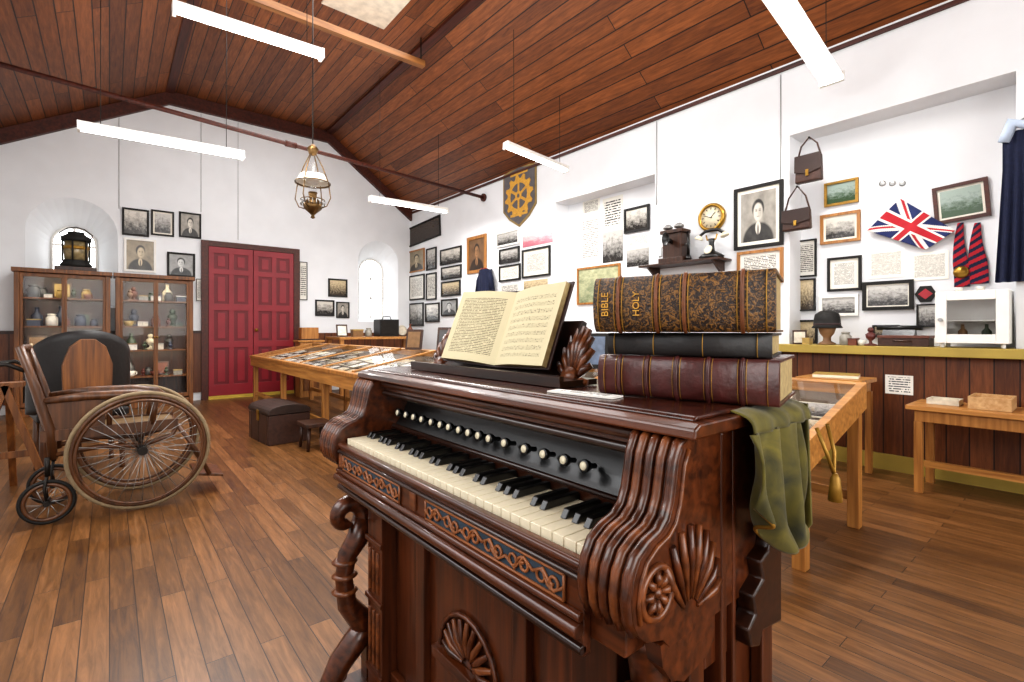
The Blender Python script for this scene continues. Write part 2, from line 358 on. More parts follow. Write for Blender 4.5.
def trim(fn,label):
    global n
    b=B(); fn(b); b.done('trim_%d'%n,kind='structure',label=label,origin=O); n+=1
def g1(b):
    for (xa,za),(xb,zb) in zip(pts,pts[1:]):
        b.prism([(xa,za-.19),(xb,zb-.19),(xb,zb-.005),(xa,za-.005)],'y',YB-.07,YB-.004,trimm)
trim(g1,'dark red barge board along the gable wall')
for fx in (F1,F2): trim(lambda b: b.box(fx-.05,fx+.05,YF+.01,YB-.08,ZC-.04,ZC-.004,trimm),'dark timber cover strip along the ceiling fold')
trim(lambda b: b.box(XR-.03,XR-.003,YF+.01,YB-.08,ZW-.06,ZW-.03,trimm),'dark timber cornice strip')
trim(lambda b: b.box(1.72,2.42,4.35,5.25,ZC-.02,ZC-.005,plain('hatch_panel','#d9cfbd',.7)),'pale ceiling hatch panel')
trim(lambda b:(b.box(XR-.02,XR-.002,YF+.01,2.6,.12,.86,wainm)),'dark stained vertical board wainscot')
trim(lambda b:(b.box(XL+.01,1.06,YB-.02,YB-.002,.12,1.0,wainm2)),'dark stained vertical board wainscot on gable wall')
trim(lambda b:(b.box(XL+.01,1.06,YB-.035,YB-.002,1.0,1.04,darkw)),'wainscot cap rail')
trim(lambda b:(b.box(2.46,XR-.03,YB-.02,YB-.002,.12,1.0,wainm2)),'dark stained vertical board wainscot on gable wall')
b=B(); b.box(XR-.035,XR-.002,YF+.01,2.9,0,.118,ochre); b.done('baseboard_right',kind='structure',label='ochre painted skirting board')
b=B(); b.box(XR-.14,XR-.003,YF+.02,1.95,.865,.93,ochre); b.box(XR,NX-.004,.385,1.745,.902,.93,ochre)
b.done('trim_%d'%n,kind='structure',label='ochre painted wall ledge',bev=.004); n+=1
# ---------- door ----------
DX0,DX1,DZ=1.15,2.37,2.32
b=B(); 
b.box(DX0-.09,DX0,YB-.06,YB-.003,0,DZ+.08,trimm); b.box(DX1,DX1+.09,YB-.06,YB-.003,0,DZ+.08,trimm); b.box(DX0,DX1,YB-.06,YB-.003,DZ,DZ+.08,trimm)
b.box(DX0,DX1,YB-.07,YB-.003,0,.05,plain('yellow_threshold','#b99c3f',.5))
b.done('trim_%d'%n,kind='structure',label='dark timber door frame'); n+=1
for k in (0,1):
    x0=DX0+k*(DX1-DX0)/2+.004; x1=x0+(DX1-DX0)/2-.008; w=x1-x0
    b=B(); b.box(x0,x1,YB-.04,YB-.01,.052,DZ-.004,redd)
    for xa,xb in ((x0,x0+.07),(x0+w/2-.035,x0+w/2+.035),(x1-.07,x1)): b.box(xa,xb,YB-.052,YB-.04,.052,DZ-.004,redp)
    for za,zb in ((.052,.22),(.78,.88),(1.35,1.45),(1.9,1.98),(DZ-.1,DZ-.004)): b.box(x0,x1,YB-.0525,YB-.0402,za,zb,redp)
    for ca in (x0+.07+(w/2-.105)/2,x1-.07-(w/2-.105)/2):
        for za,zb in ((.26,.74),(.92,1.31),(1.49,1.86),(2.02,DZ-.14)): b.box(ca-.05,ca+.05,YB-.047,YB-.0401,za,zb,redp)
    if k: b.cyl((x0+.035,YB-.052,1.05),(x0+.035,YB-.075,1.05),.012,brass); b.lathe([(0,0),(.025,.005),(.028,.02),(.015,.035),(0,.04)],(x0+.035,YB-.072,1.05),brass,12,RX(90))
    b.done('door_%d'%(k+1),kind='structure',label='dark red panelled door leaf',bev=.003)
# ---------- tie rod and hung beam ----------
b=B(); p0=Vector((XL+.01,5.8,3.27)); p1=Vector((XR-.01,6.2,3.12)); b.cyl(p0,p1,.024,trimm,n=10); 
b.cyl(p1+Vector((-.03,0,0)),p1,.06,trimm); b.cyl(p0.lerp(p1,.5)-Vector((.06,0.003,-.001)),p0.lerp(p1,.5)+Vector((.06,.003,-.001)),.034,trimm)
b.done('trim_%d'%n,kind='structure',label='dark red iron tie rod spanning the room'); n+=1
b=B(); b.box(.9,2.88,5.12,5.19,4.16,4.23,beamw); 
b.done('trim_%d'%n,kind='structure',label='brown timber beam hung below ceiling'); n+=1
for x in (2.84,1.0): b=B(); b.cyl((x,5.15,4.23),(x,5.15,4.496),.008,iron); b.done('trim_%d'%n,kind='structure',label='iron hanger rod'); n+=1
# ---------- fluorescent lights ----------
def fluo(p0,p1,w=.09,top=None):
    p0=Vector(p0);p1=Vector(p1); L=(p1-p0).length; d=(p1-p0).normalized(); c=(p0+p1)/2
    yy=Vector((0,0,1)).cross(d).normalized(); zz=d.cross(yy)
    M=Matrix((( d.x,yy.x,zz.x,c.x),(d.y,yy.y,zz.y,c.y),(d.z,yy.z,zz.z,c.z),(0,0,0,1)))
    e=T('fluorescent_light',c,'white fluorescent batten light hung on thin chains','ceiling light','fluorescent ceiling lights')
    b=B(M); b.prism([(-w/2,0),(w/2,0),(w/3,.045),(-w/3,.045)],'x',-L/2,L/2,whitem); b.box(-L/2-.003,-L/2+.02,-w/2,w/2,-.035,.04,whitem); b.box(L/2-.02,L/2+.003,-w/2,w/2,-.035,.04,whitem); b.done('light_housing',e,bev=.002)
    for o in ((-.035,.035) if w>.1 else (0,)):
        b=B(M); b.cyl((-L/2+.02,o,-.02),(L/2-.02,o,-.02),.015,tubem,n=12); b.done('light_tube',e)
    for s in (-.38,.38):
        q=c+d*L*s; b=B(); b.cyl(q+zz*.045,(q.x,q.y,ztop(q.x)-.006),.0028,iron,n=6); b.done('hanging_chain',e)
    l=bpy.data.lights.new('lamp','AREA'); l.shape='RECTANGLE'; l.size=L; l.size_y=.12; l.energy=32; l.color=(1,.985,.96)
    lo=bpy.data.objects.new('tube_glow',l); SC.collection.objects.link(lo); lo.parent=e; lo.location=(0,0,-.06); lo.rotation_euler=(0,math.atan2(-d.z,math.hypot(d.x,d.y)),0)
fluo((.33,4.0,3.22),(1.32,4.0,3.25)); fluo((-.2,5.3,2.70),(1.0,5.3,2.73)); fluo((2.68,6.25,2.80),(3.88,6.25,2.82)); fluo((3.2,4.0,2.98),(4.1,4.0,2.91)); fluo((3.05,1.3,3.14),(4.14,1.3,2.90),.16)
# ---------- hanging oil lamp ----------
LX,LY=1.40,4.5
e=T('hanging_oil_lamp',(LX,LY,2.04),'bronze hanging oil lamp with white glass shade','lamp')
b=B(); b.cyl((LX,LY,2.66),(LX,LY,4.494),.005,iron,n=6); b.lathe([(0,0),(.03,.01),(.05,.06),(.02,.10),(0,.11)],(LX,LY,2.60),bronze); b.done('lamp_chain',e)
b=B(); b.lathe([(.05,.30),(.06,.33),(.10,.36),(.145,.30),(.15,.29),(.105,.37),(.065,.345),(.05,.31)],(LX,LY,2.06),plain('opal_glass','#e9e6dc',.2,0,.03)); b.done('lamp_shade',e)
b=B(); b.lathe([(0,0),(.02,.01),(.012,.03),(.03,.05),(.075,.09),(.08,.13),(.05,.17),(.03,.19),(.035,.21),(.04,.235),(0,.24)],(LX,LY,2.04),bronze)
for k in range(4):
    a=math.pi/4+k*math.pi/2; c_,s_=math.cos(a),math.sin(a)
    b.tube([(LX+r*c_,LY+r*s_,z) for r,z in ((.07,2.13),(.13,2.15),(.165,2.22),(.15,2.32),(.14,2.37),(.09,2.50),(.03,2.61))],.005,bronze,6)
b.tube([(LX+.145*math.cos(t*.26),LY+.145*math.sin(t*.26),2.36) for t in range(24)],.007,bronze,6,True); b.done('lamp_font',e)
b=B(); b.lathe([(.028,.23),(.04,.28),(.03,.33),(.024,.50)],(LX,LY,2.04),glass,16); b.done('lamp_chimney',e)
b=B()
for k in range(20):
    a=k*math.pi/10; b.cyl((LX+.10*math.cos(a),LY+.10*math.sin(a),2.16),(LX+.10*math.cos(a),LY+.10*math.sin(a),2.21),.006,steel,.002,6)
b.tube([(LX+.10*math.cos(t*.26),LY+.10*math.sin(t*.26),2.21) for t in range(24)],.004,bronze,6,True); b.done('lamp_prism_ring',e)
# ================= WALL PICTURES =================
def planeM(pl,x1,y1,x2,y2,X=None):
    if pl in 'RN':
        X=(XR if pl=='R' else NX)
        ya,za=onX(x1,y1,X); _,zb=onX(x1,y2,X); yb,zc=onX(x2,y1,X); _,zd=onX(x2,y2,X)
        w=ya-yb; zt=(za+zc)/2; zb_=(zb+zd)/2; c=Vector((X-.003,(ya+yb)/2,(zt+zb_)/2))
        M=Matrix(((0,0,-1,c.x),(-1,0,0,c.y),(0,1,0,c.z),(0,0,0,1)))
    else:
        Y=YB; xa,za=onY(x1,y1,Y); _,zb=onY(x1,y2,Y); xb,zc=onY(x2,y1,Y); _,zd=onY(x2,y2,Y)
        w=xb-xa; zt=(za+zc)/2; zb_=(zb+zd)/2; c=Vector(((xa+xb)/2,Y-.003,(zt+zb_)/2))
        M=Matrix(((1,0,0,c.x),(0,0,-1,c.y),(0,1,0,c.z),(0,0,0,1)))
    return M,w,zt-zb_,c
FR={'k':blackm,'b':darkw,'o':oakz,'g':gold,'w':whitem,'r':trimm}
PC=[0]
def pic(pl,x1,y1,x2,y2,fc,cont,label,tilt=0,fw=None,mount=0):
    M,w,h,c=planeM(pl,x1,y1,x2,y2); M=M@Matrix.Rotation(math.radians(tilt),4,'Z')
    W,H=w/2,h/2
    if cont=='portrait': cont=ports[PC[0]%6]; PC[0]+=1
    if fc is None:
        if x1==886: M=TR(-.018,0,0)@M
        b=B(M); b.box(-W,W,-H,H,0,.002,matb); b.quad([(-W,-H,.0025),(W,-H,.0025),(W,H,.0025),(-W,H,.0025)],cont)
        return b.done('paper_notice' ,None,label,'notice',norm=False)
    fw=fw or min(.026,w*.08)
    e=T('framed_picture',M@Vector((0,-H,0)),label,'picture')
    b=B(M); f=FR[fc]; t=.022
    b.prism([(-W,-H),(W,-H),(W-fw,-H+fw),(-W+fw,-H+fw)],'z',0,t,f); b.prism([(-W,H),(-W+fw,H-fw),(W-fw,H-fw),(W,H)],'z',0,t,f)
    b.prism([(-W,-H),(-W+fw,-H+fw),(-W+fw,H-fw),(-W,H)],'z',0,t,f); b.prism([(W,-H),(W,H),(W-fw,H-fw),(W-fw,-H+fw)],'z',0,t,f)
    b.done('picture_frame',e)
    b=B(M); a,d=W-fw,H-fw
    b.box(-a,a,-d,d,.001,.008,matb)
    if mount: a-=mount*W; d-=mount*W
    b.quad([(-a,-d,.0085),(a,-d,.0085),(a,d,.0085),(-a,d,.0085)],cont)
    b.done('picture_sheet',e,norm=False)
    return e
P=photos; D=docs
pic('K',122,209,149,236,'k',P[0],'small black-framed photograph of a group')
pic('K',151,211,174,236,'k',P[1],'black-framed grey photograph of a building',mount=.15)
pic('K',179,213,201,238,'k','portrait','black-framed head portrait photograph')
pic('K',124,239,156,272,'w','portrait','white-mounted portrait photograph in pale frame')
pic('K',167,253,195,277,'k','portrait','dark-framed photograph of a seated person')
pic('K',196,279,204,301,'b',D[0],'narrow framed notice beside the red door')
pic('K',299,262,307,300,'k',D[1],'tall narrow framed list beside the door')
pic('K',328,279,347,297,'k',P[2],'small black-framed photograph of a group')
pic('K',315,300,334,316,'k',P[3],'small black-framed landscape photograph')
pic('K',336,302,349,318,'k','portrait','small black-framed portrait between window and door')
pic('R',409,222,441,242,'k',photomat('dark_sign','#1b1512','#4a3a2c',8,2,.05),'dark brown tilted wooden sign board',3)
pic('R',409,250,425,272,'o','portrait','oak-framed brown portrait near corner')
pic('R',410,275,425,300,'k',D[0],'black-framed typed list')
pic('R',410,303,424,326,'k',P[4],'black-framed photograph low on the wall')
pic('R',427,248,437,270,'k',P[1],'narrow black-framed photograph')
pic('R',427,273,437,300,'k',D[1],'narrow black-framed notice')
pic('R',441,248,462,264,'k',P[0],'small black-framed group photograph')
pic('R',442,266,462,279,'k',P[3],'small black-framed school photograph')
pic('R',442,281,461,296,'k',P[5],'small black-framed street photograph')
pic('R',426,303,440,322,'k',P[3],'small dark-framed photograph')
pic('R',442,299,458,316,'k','portrait','small dark-framed portrait')
pic('R',468,236,487,273,'o',portmat('brown_oval_photo',7,'#22160e','#9a7450'),'large brown-framed old portrait',fw=.05)
pic('R',497,231,520,246,'w',P[4],'pale mounted photograph')
pic('R',500,248,520,263,'k',P[1],'black-framed photograph of a team')
pic('R',500,265,521,281,'k',D[2],'black-framed document')
pic('R',523,227,553,245,None,pinkp,'pink printed sheet pinned to white wall')
pic('R',523,248,551,277,'k',D[0],'black-framed certificate',mount=.1)
pic('R',500,284,520,297,None,D[1],'small newspaper clipping pinned to white wall')
pic('R',524,280,548,296,None,P[2],'printed photograph sheet pinned to white wall')
pic('N',581,216,601,262,None,D[0],'tall typed sheet pinned in wall recess')
pic('N',603,197,623,228,None,docmat('bold_poster',12,'#d8d5cc','#2b2928',.5),'bold printed poster pinned in wall recess')
pic('N',603,231,623,262,None,P[1],'dark newspaper page pinned in wall recess')
pic('N',583,200,600,213,None,D[1],'small newspaper heading pinned in wall recess')
pic('N',625,207,650,232,'k',P[0],'black-framed photograph in the wall recess')
pic('N',626,234,650,246,None,D[2],'small typed caption sheet')
pic('N',627,249,649,266,None,P[4],'small printed photograph pinned in recess')
pic('N',578,266,621,304,'o',mapm,'oak-framed faded green map')
pic('R',735,185,784,248,'k',ports[0],'large black-framed portrait of a man in a suit',fw=.03,mount=.15)
pic('R',738,250,784,284,'o',D[1],'oak-framed printed certificate')
pic('N',797,240,817,277,'k',D[1],'black-framed narrow notice in recess')
pic('N',796,279,816,311,'k',P[2],'black-framed old photograph in recess')
pic('N',825,181,859,205,'g',landp,'gilt-framed colour landscape')
pic('N',821,213,861,243,'o',P[3],'gilt-edged framed photograph of a large house',mount=.12)
pic('N',828,257,862,291,'k',D[0],'black-framed certificate on white wall',mount=.1)
pic('N',868,250,905,278,None,D[2],'typed white sheet pinned to wall')
pic('N',911,252,949,280,None,D[2],'typed white sheet pinned beside ties')
pic('N',820,295,859,316,'w',P[1],'pale framed photograph of a crowd')
pic('N',863,281,914,310,'k',P[4],'wide black-framed school group photograph',mount=.06)
pic('N',934,183,990,221,'r',landp,'dark-framed green landscape painting',4,mount=.1)
pic('N',793,320,818,347,'k',P[5],'framed photograph resting low in recess')
pic('N',873,325,900,337,'k',P[2],'small dark photograph standing by the ledge')
pic('N',917,304,938,327,'k',P[1],'small square black-framed photograph')
pic('R',886,375,914,394,None,docmat('label_card',8,'#ece9e0','#444444',.45),'white label card pinned to the wainscot')
M,w,h,c=planeM('N',915,286,937,302); b=B(M)
b.prism([(-w/2,0),(-w/4,h/2),(w/4,h/2),(w/2,0),(w/4,-h/2),(-w/4,-h/2)],'z',0,.01,blackm); b.prism([(-w/3,0),(0,h/3),(w/3,0),(0,-h/3)],'z',.01,.013,plain('badge_red','#a02530')); b.done('cloth_badge',None,'dark hexagonal school badge with red diamond','badge')
for px in (879,889,899): 
    M,w,h,c=planeM('N',px,180,px+7,187); b=B(M); b.lathe([(0,0),(w/2,0),(w/2,.004),(w/3,.006),(0,.007)],(0,0,0),steel,12); b.done('school_pin',None,'small round metal pin on white card','badge',group='school pins on wall')
for px,yt,yb in ((119,60,209),(201,55,212),(238,75,240)):
    x,z0=onY(px,yb,YB); _,z1=onY(px,yt,YB); b=B(); b.cyl((x,YB-.006,z0),(x,YB-.006,min(z1,ztop(x)-.2)),.003,steel,n=6); b.done('picture_wire',None,'thin steel wire hanging down the wall','wire',group='picture hanging wires')
for px,yt,yb in ((657,115,205),(781,75,184)):
    y,z0=onX(px,yb,XR); _,z1=onX(px,yt,XR); b=B(); b.cyl((XR-.006,y,z0),(XR-.006,y,min(z1,ZW-.07)),.003,steel,n=6); b.done('picture_wire',None,'thin steel wire hanging down the wall','wire',group='picture hanging wires')
M,w,h,c=planeM('R',504,165,537,227); b=B(M)
sh=[(-w/2,h*.42),(0,h/2),(w/2,h*.42),(w/2,-h*.2),(w*.3,-h*.36),(0,-h/2),(-w*.3,-h*.36),(-w/2,-h*.2)]
bcl=plain('banner_cloth','#605c5e',.85)
b.prism(sh,'z',0,.012,plain('banner_fringe','#8a7444',.7)); b.prism([(x*.92,y*.92) for x,y in sh],'z',.012,.016,bcl)
R_=w*.36; gp=[]
for k in range(48):
    a=(k+.5)*2*math.pi/48; r=R_*(1.18 if k%4<2 else .95); gp.append((r*math.cos(a),r*math.sin(a)))
def disc(r): return [(r*math.cos(k*.2618),r*math.sin(k*.2618)) for k in range(24)]
b.prism(gp,'z',.016,.021,goldy); b.prism(disc(R_*.70),'z',.021,.0215,bcl)
for k in range(3): b.rbox((0,0,.023),(R_*1.5,R_*.15,.002),RZ(60*k+30),goldy)
b.prism(disc(R_*.26),'z',.0245,.027,goldy); b.prism(disc(R_*.11),'z',.027,.028,bcl)
for yy in (h*.36,-h*.30): b.box(-w*.26,w*.26,yy-h*.02,yy+h*.02,.016,.018,goldy)
b.done('shield_banner',None,'grey shield-shaped club banner with golden gear wheel','banner')
fb=plain('flag_blue','#1e2a5c',.8);fr_=plain('flag_red','#b3202c',.8);fw_=plain('flag_white','#e3dfd8',.8)
c4=[onX(901,199,NX-.02),onX(956,231,NX-.02),onX(926,250,NX-.02),onX(868,231,NX-.02)]
def flagp(u,v):
    y=(1-v)*((1-u)*c4[3][0]+u*c4[2][0])+v*((1-u)*c4[0][0]+u*c4[1][0]); z=(1-v)*((1-u)*c4[3][1]+u*c4[2][1])+v*((1-u)*c4[0][1]+u*c4[1][1])
    return (NX-.04-.010*math.sin(u*11+v*3),y,z)
def flagm(u,v):
    x=(u-.5)*2; y=(v-.5)
    if abs(y)<.1 or abs(x)<.1: return fr_
    if abs(y)<.167 or abs(x)<.167: return fw_
    d=abs(abs(y)-abs(x)/2)*.894
    s=(abs(y)-abs(x)/2)
    if d<.1:
        if d<.066 and s*(1 if (x<0)==(y>0) else -1)>0: return fr_
        return fw_
    return fb
b=B(); b.grid(flagp,96,48,fb,flagm); b.done('union_flag',None,'red white and blue union flag pinned aslant','flag',norm=False,solid=.003)
def strip(b,px,y1,y2,w0,w1,m1,m2,X):
    ya,za=onX(px,y1,X); _,zb=onX(px,y2,X)
    def f(u,v): return (X-.012-.004*math.sin(u*3.14),ya+(.5-u)*(w0+(w1-w0)*min(1,v*1.6))+.008*math.sin(v*5),za+(zb-za)*v)
    b.grid(f,16,96,m1,lambda u,v:(m1 if ((v*8+u*.9)%1)<.5 else m2))
navy=plain('navy_cloth','#161d38',.9,0,.2,60,.2)
for px,w1,y2 in ((961,.085,287),(978,.10,284)):
    b=B(); strip(b,px,223,y2,.03,w1,plain('scarf_red','#a51f2c',.9),navy,NX-.004); b.done('striped_scarf',None,'hanging red and navy striped school scarf','scarf',group='striped scarves on the wall',norm=False,solid=.004)
b=B(); y,z=onX(961,272,NX-.03); b.lathe([(0,0),(.045,.004),(.04,.012),(.015,.02),(0,.022)],(NX-.022,y,z),brass,20,RY(-90)); b.done('brass_medallion',None,'round brass medallion hanging over a scarf','medal')
YT=.31
e=T('school_tunic',(4.47,YT,1.4),'navy pleated school tunic with blue collar','dress')
b=B()
def tun(u,v):
    z=1.36+.96*(1-v); hw=.125 if v<.25 else .125+.035*(v-.25)/.75
    return (4.46+.016*math.sin(u*40)*(.2+v),YT+(.5-u)*2*hw,z)
b.grid(tun,60,16,navy); b.grid(lambda u,v:(tun(u,v)[0]+.04,tun(u,v)[1],tun(u,v)[2]),60,16,navy); b.done('tunic_body',e,norm=False)
b=B(); b.tube([(4.46,YT+.12,2.26),(4.45,YT+.08,2.37),(4.45,YT,2.33),(4.45,YT-.08,2.37),(4.46,YT-.12,2.26)],[.03,.04,.03,.04,.03],plain('pale_blue_shirt','#b9c8dc',.8),8); b.done('tunic_collar',e)
b=B(); b.tube([(4.46,YT,2.40),(4.46,YT,2.52),(4.50,YT,2.53),(4.53,YT,2.53)],.005,steel,6); b.tube([(4.455,YT-.11,2.34),(4.455,YT,2.40),(4.455,YT+.11,2.34)],.006,steel,6); b.done('coat_hanger',e)
def bag(px,py,w,h,px0,py0,X,lab,off):
    y,z=onX(px,py,X); y0,z0=onX(px0,py0,X)
    e=T('satchel',(X,y,z-h/2),lab,'bag','satchels hanging from hooks')
    b=B(TR(X-off,y,z)); b.prism([(-w/2,-h/2),(w/2,-h/2),(w/2*.92,h/2),(-w/2*.92,h/2)],'x',-.035,.03,bleather); b.done('bag_body',e,bev=.012)
    b=B(TR(X-off,y,z)); b.prism([(-w/2*.98,h/2+.004),(w/2*.98,h/2+.004),(w/2,-h*.1),(0,-h*.22),(-w/2,-h*.1)],'x',-.046,-.037,plain('dark_brown_leather','#2b170f',.5)); b.box(-.052,-.046,-.012,.012,-h*.3,-h*.05,brass); b.done('bag_flap',e,bev=.003)
    b=B(); b.tube([(X-off,y+w/2*.9,z+h*.4),(X-off,y+w*.3+(y0-y)*.5,(z+z0)/2+h*.3),(X-.035,y0,z0),(X-off,y-w*.3+(y0-y)*.5,(z+z0)/2+h*.3),(X-off,y-w/2*.9,z+h*.4)],.007,bleather,6); b.done('bag_strap',e)
    b=B(); b.cyl((X-.05,y0,z0-.005),(X-.002,y0,z0-.005),.007,iron); b.done('hook',e)
bag(811,170,.20,.22,811,138,XR,'brown leather satchel hanging on a hook',.04); bag(799,221,.22,.17,799,187,XR,'dark leather handbag hanging by its strap',.04)
y,z=onX(713,218,XR)
e=T('wall_clock',(XR,y,z-.14),'round brass ship clock with white dial','clock')
b=B(); b.lathe([(.0,0),(.135,0),(.14,.03),(.125,.05),(.11,.05),(.105,.03),(0,.03)],(XR-.003,y,z),brass,32,RY(-90)); b.done('clock_case',e)
b=B(); b.lathe([(0,.031),(.104,.031),(.104,.034),(0,.035)],(XR-.003,y,z),ivory,32,RY(-90)); 
for k in range(12):
    a=k*math.pi/6; b.rbox((XR-.0395,y+.085*math.sin(a),z+.085*math.cos(a)),(.001,.008,.02),Matrix.Rotation(-a,4,'X'),blackm)
b.done('clock_dial',e)
for q in (((XR-.041,y-.02,z+.02),(.002,.008,.07),.8),((XR-.042,y+.03,z+.01),(.002,.006,.09),-1.2)):
    b=B(); b.rbox(q[0],q[1],Matrix.Rotation(q[2],4,'X'),blackm); b.done('clock_hand',e)
ya,zs=onX(653,268,XR); yb,_=onX(732,268,XR)
b=B(); b.box(XR-.26,XR-.004,yb,ya,zs-.02,zs,darkw); 
for y in (ya-.08,yb+.08): b.prism([(XR-.004,zs-.02),(XR-.22,zs-.02),(XR-.004,zs-.17)],'y',y-.012,y+.012,darkw)
b.done('wall_shelf',None,'dark wooden bracket shelf holding old telephones','shelf',bev=.002)
y,_=onX(674,260,XR-.15)
e=T('magneto_telephone',(XR-.14,y,zs),'wooden crank telephone with bells and mouthpiece','telephone')
MT=TR(XR-.14,y,zs+.001)@Matrix.Diagonal((1,1.05,1.75,1))
b=B(MT); b.box(-.08,.09,-.13,.13,0,.03,darkw); b.box(-.05,.07,-.10,.10,.03,.17,darkw); b.box(-.07,.09,-.12,.12,.17,.19,darkw); b.done('telephone_box',e,bev=.004)
for s in (-1,1): b=B(MT); b.lathe([(0,.0),(.045,.01),(.05,.02),(.02,.035),(0,.035)],(-.02,s*.06,.19),steel,16); b.done('bell',e)
b=B(MT); b.cyl((-.05,0,.12),(-.12,0,.13),.014,black); b.lathe([(.012,0),(.02,.01),(.04,.05),(.035,.05),(.01,.01)],(-.11,0,.13),black,16,RY(-90)); b.done('mouthpiece',e)
b=B(MT); b.tube([(0,.10,.1),(0,.14,.1),(0,.14,.05),(0,.17,.05)],.006,steel,6); b.done('crank_handle',e)
b=B(MT); b.cyl((0,-.10,.1),(0,-.16,.1),.006,steel); b.cyl((-.01,-.15,.17),(-.01,-.15,.03),.014,black); b.lathe([(.014,0),(.03,-.02),(.03,-.025),(0,-.025)],(-.01,-.15,.04),black); b.done('receiver',e)
y,_=onX(711,260,XR-.15)
e=T('cradle_telephone',(XR-.14,y,zs),'antique black cradle telephone with ivory handset','telephone')
MT=TR(XR-.14,y,zs+.001)@Matrix.Diagonal((1,1.1,1.45,1))
b=B(MT); b.lathe([(.10,0),(.105,.015),(.08,.03),(.03,.05),(.02,.10),(.03,.13),(0,.135)],(0,0,.001),black,24); b.tube([(0,-.05,.16),(0,-.04,.13),(0,0,.12),(0,.04,.13),(0,.05,.16)],.007,brass,8); b.lathe([(0,0),(.035,.003),(.03,.008),(0,.009)],(-.062,0,.055),ivory,16,RY(-60)); b.done('telephone_body',e)
b=B(MT); b.tube([(0,-.11,.16),(0,-.06,.185),(0,0,.19),(0,.06,.185),(0,.11,.16)],.011,black,8)
for s in (-1,1): b.lathe([(.012,0),(.035,.02),(.035,.03),(0,.03)],(0,s*.11,.165),ivory,16,RX(180+s*15))
b.done('handset',e)
y,z=onX(489,284,XR); e=T('hanging_coat',(XR-.05,y,z-.3),'short dark wool coat hanging on wall','coat')
b=B(); b.grid(lambda u,v:(XR-.10-.04*math.sin(u*math.pi)-.008*math.sin(u*25)*v,y+(.5-u)*(.24+.12*v),z+.22-.42*v),30,14,navy); b.grid(lambda u,v:(XR-.03,y+(.5-u)*(.24+.12*v),z+.22-.42*v),30,14,navy)
for s in (-1,1): b.tube([(XR-.07,y+s*.10,z+.20),(XR-.08,y+s*.16,z+.06),(XR-.08,y+s*.19,z-.14)],[.03,.038,.042],navy,10)
b.done('coat_body',e,norm=False); b=B(); b.tube([(XR-.06,y+.07,z+.21),(XR-.11,y+.04,z+.23),(XR-.12,y,z+.20),(XR-.11,y-.04,z+.23),(XR-.06,y-.07,z+.21)],.014,plain('red_trim_cloth','#7d2424',.9),8); b.done('coat_collar',e)
# ================= BOOKCASES =================
def bookcase(x0,x1,label,cx):
    y0,y1,H=8.26,8.61,1.80
    e=T('glazed_bookcase',((x0+x1)/2,(y0+y1)/2,0),label,'cabinet','glazed oak bookcases')
    b=B(); b.box(x0,x0+.05,y0,y1,0,H-.05,cabw); b.box(x1-.05,x1,y0,y1,0,H-.05,cabw); b.box(x0-.02,x1+.02,y0-.04,y1,H-.05,H,cabw); b.box(x0+.05,x1-.05,y1-.02,y1,.05,H-.05,darkw)
    b.box(x0,x1,y0+.01,y1-.02,.0,.10,cabw); b.done('cabinet_body',e,bev=.004)
    for z in (.42,.78,1.10,1.45): b=B(); b.box(x0+.052,x1-.052,y0+.03,y1-.022,z-.018,z,cabw); b.done('shelf',e)
    xm=(x0+x1)/2
    for a,c in ((x0+.052,xm-.001),(xm+.001,x1-.052)):
        b=B(); 
        for xa,xb,za,zb in ((a,a+.024,.12,H-.06),(c-.024,c,.12,H-.06),(a+.024,c-.024,.12,.17),(a+.024,c-.024,H-.10,H-.06)): b.box(xa,xb,y0+.002,y0+.024,za,zb,cabw)
        d=b.done('cabinet_door',e,bev=.002)
        b=B(); b.box(a+.025,c-.025,y0+.010,y0+.013,.171,H-.101,glassv); b.done('glass_pane',d)
        b=B(); hx=(c-.014 if c<xm else a+.014); b.lathe([(.005,0),(.006,.012),(.013,.018),(.012,.028),(0,.032)],(hx,y0+.002,.95),brass,10,RX(90)); b.done('door_knob',d)
    for z in (1.72,1.43,1.07,.75):
        l=bpy.data.lights.new('cabinet_strip','AREA'); l.shape='RECTANGLE'; l.size=(x1-x0)*.8; l.size_y=.03; l.energy=1.6; l.color=(1,.88,.65)
        lo=bpy.data.objects.new('cabinet_strip',l); SC.collection.objects.link(lo); lo.parent=e; lo.location=(0,8.31-(y0+y1)/2,z); lo.rotation_euler=(math.radians(25),0,0)
    return e
bookcase(-.88,.01,'tall oak glass-fronted bookcase full of curios',0); bookcase(.06,.92,'tall oak glazed bookcase with shelves of relics',1)
cc=['#8d8a80','#6e3a22','#c9c1ae','#3b4a3a','#a58a4a','#3a4152','#5a2b25','#d8d4c8','#7a5b39','#444444']
cms=[plain('curio_tone_%d'%i,c,.4,0,.2,25) for i,c in enumerate(cc)]
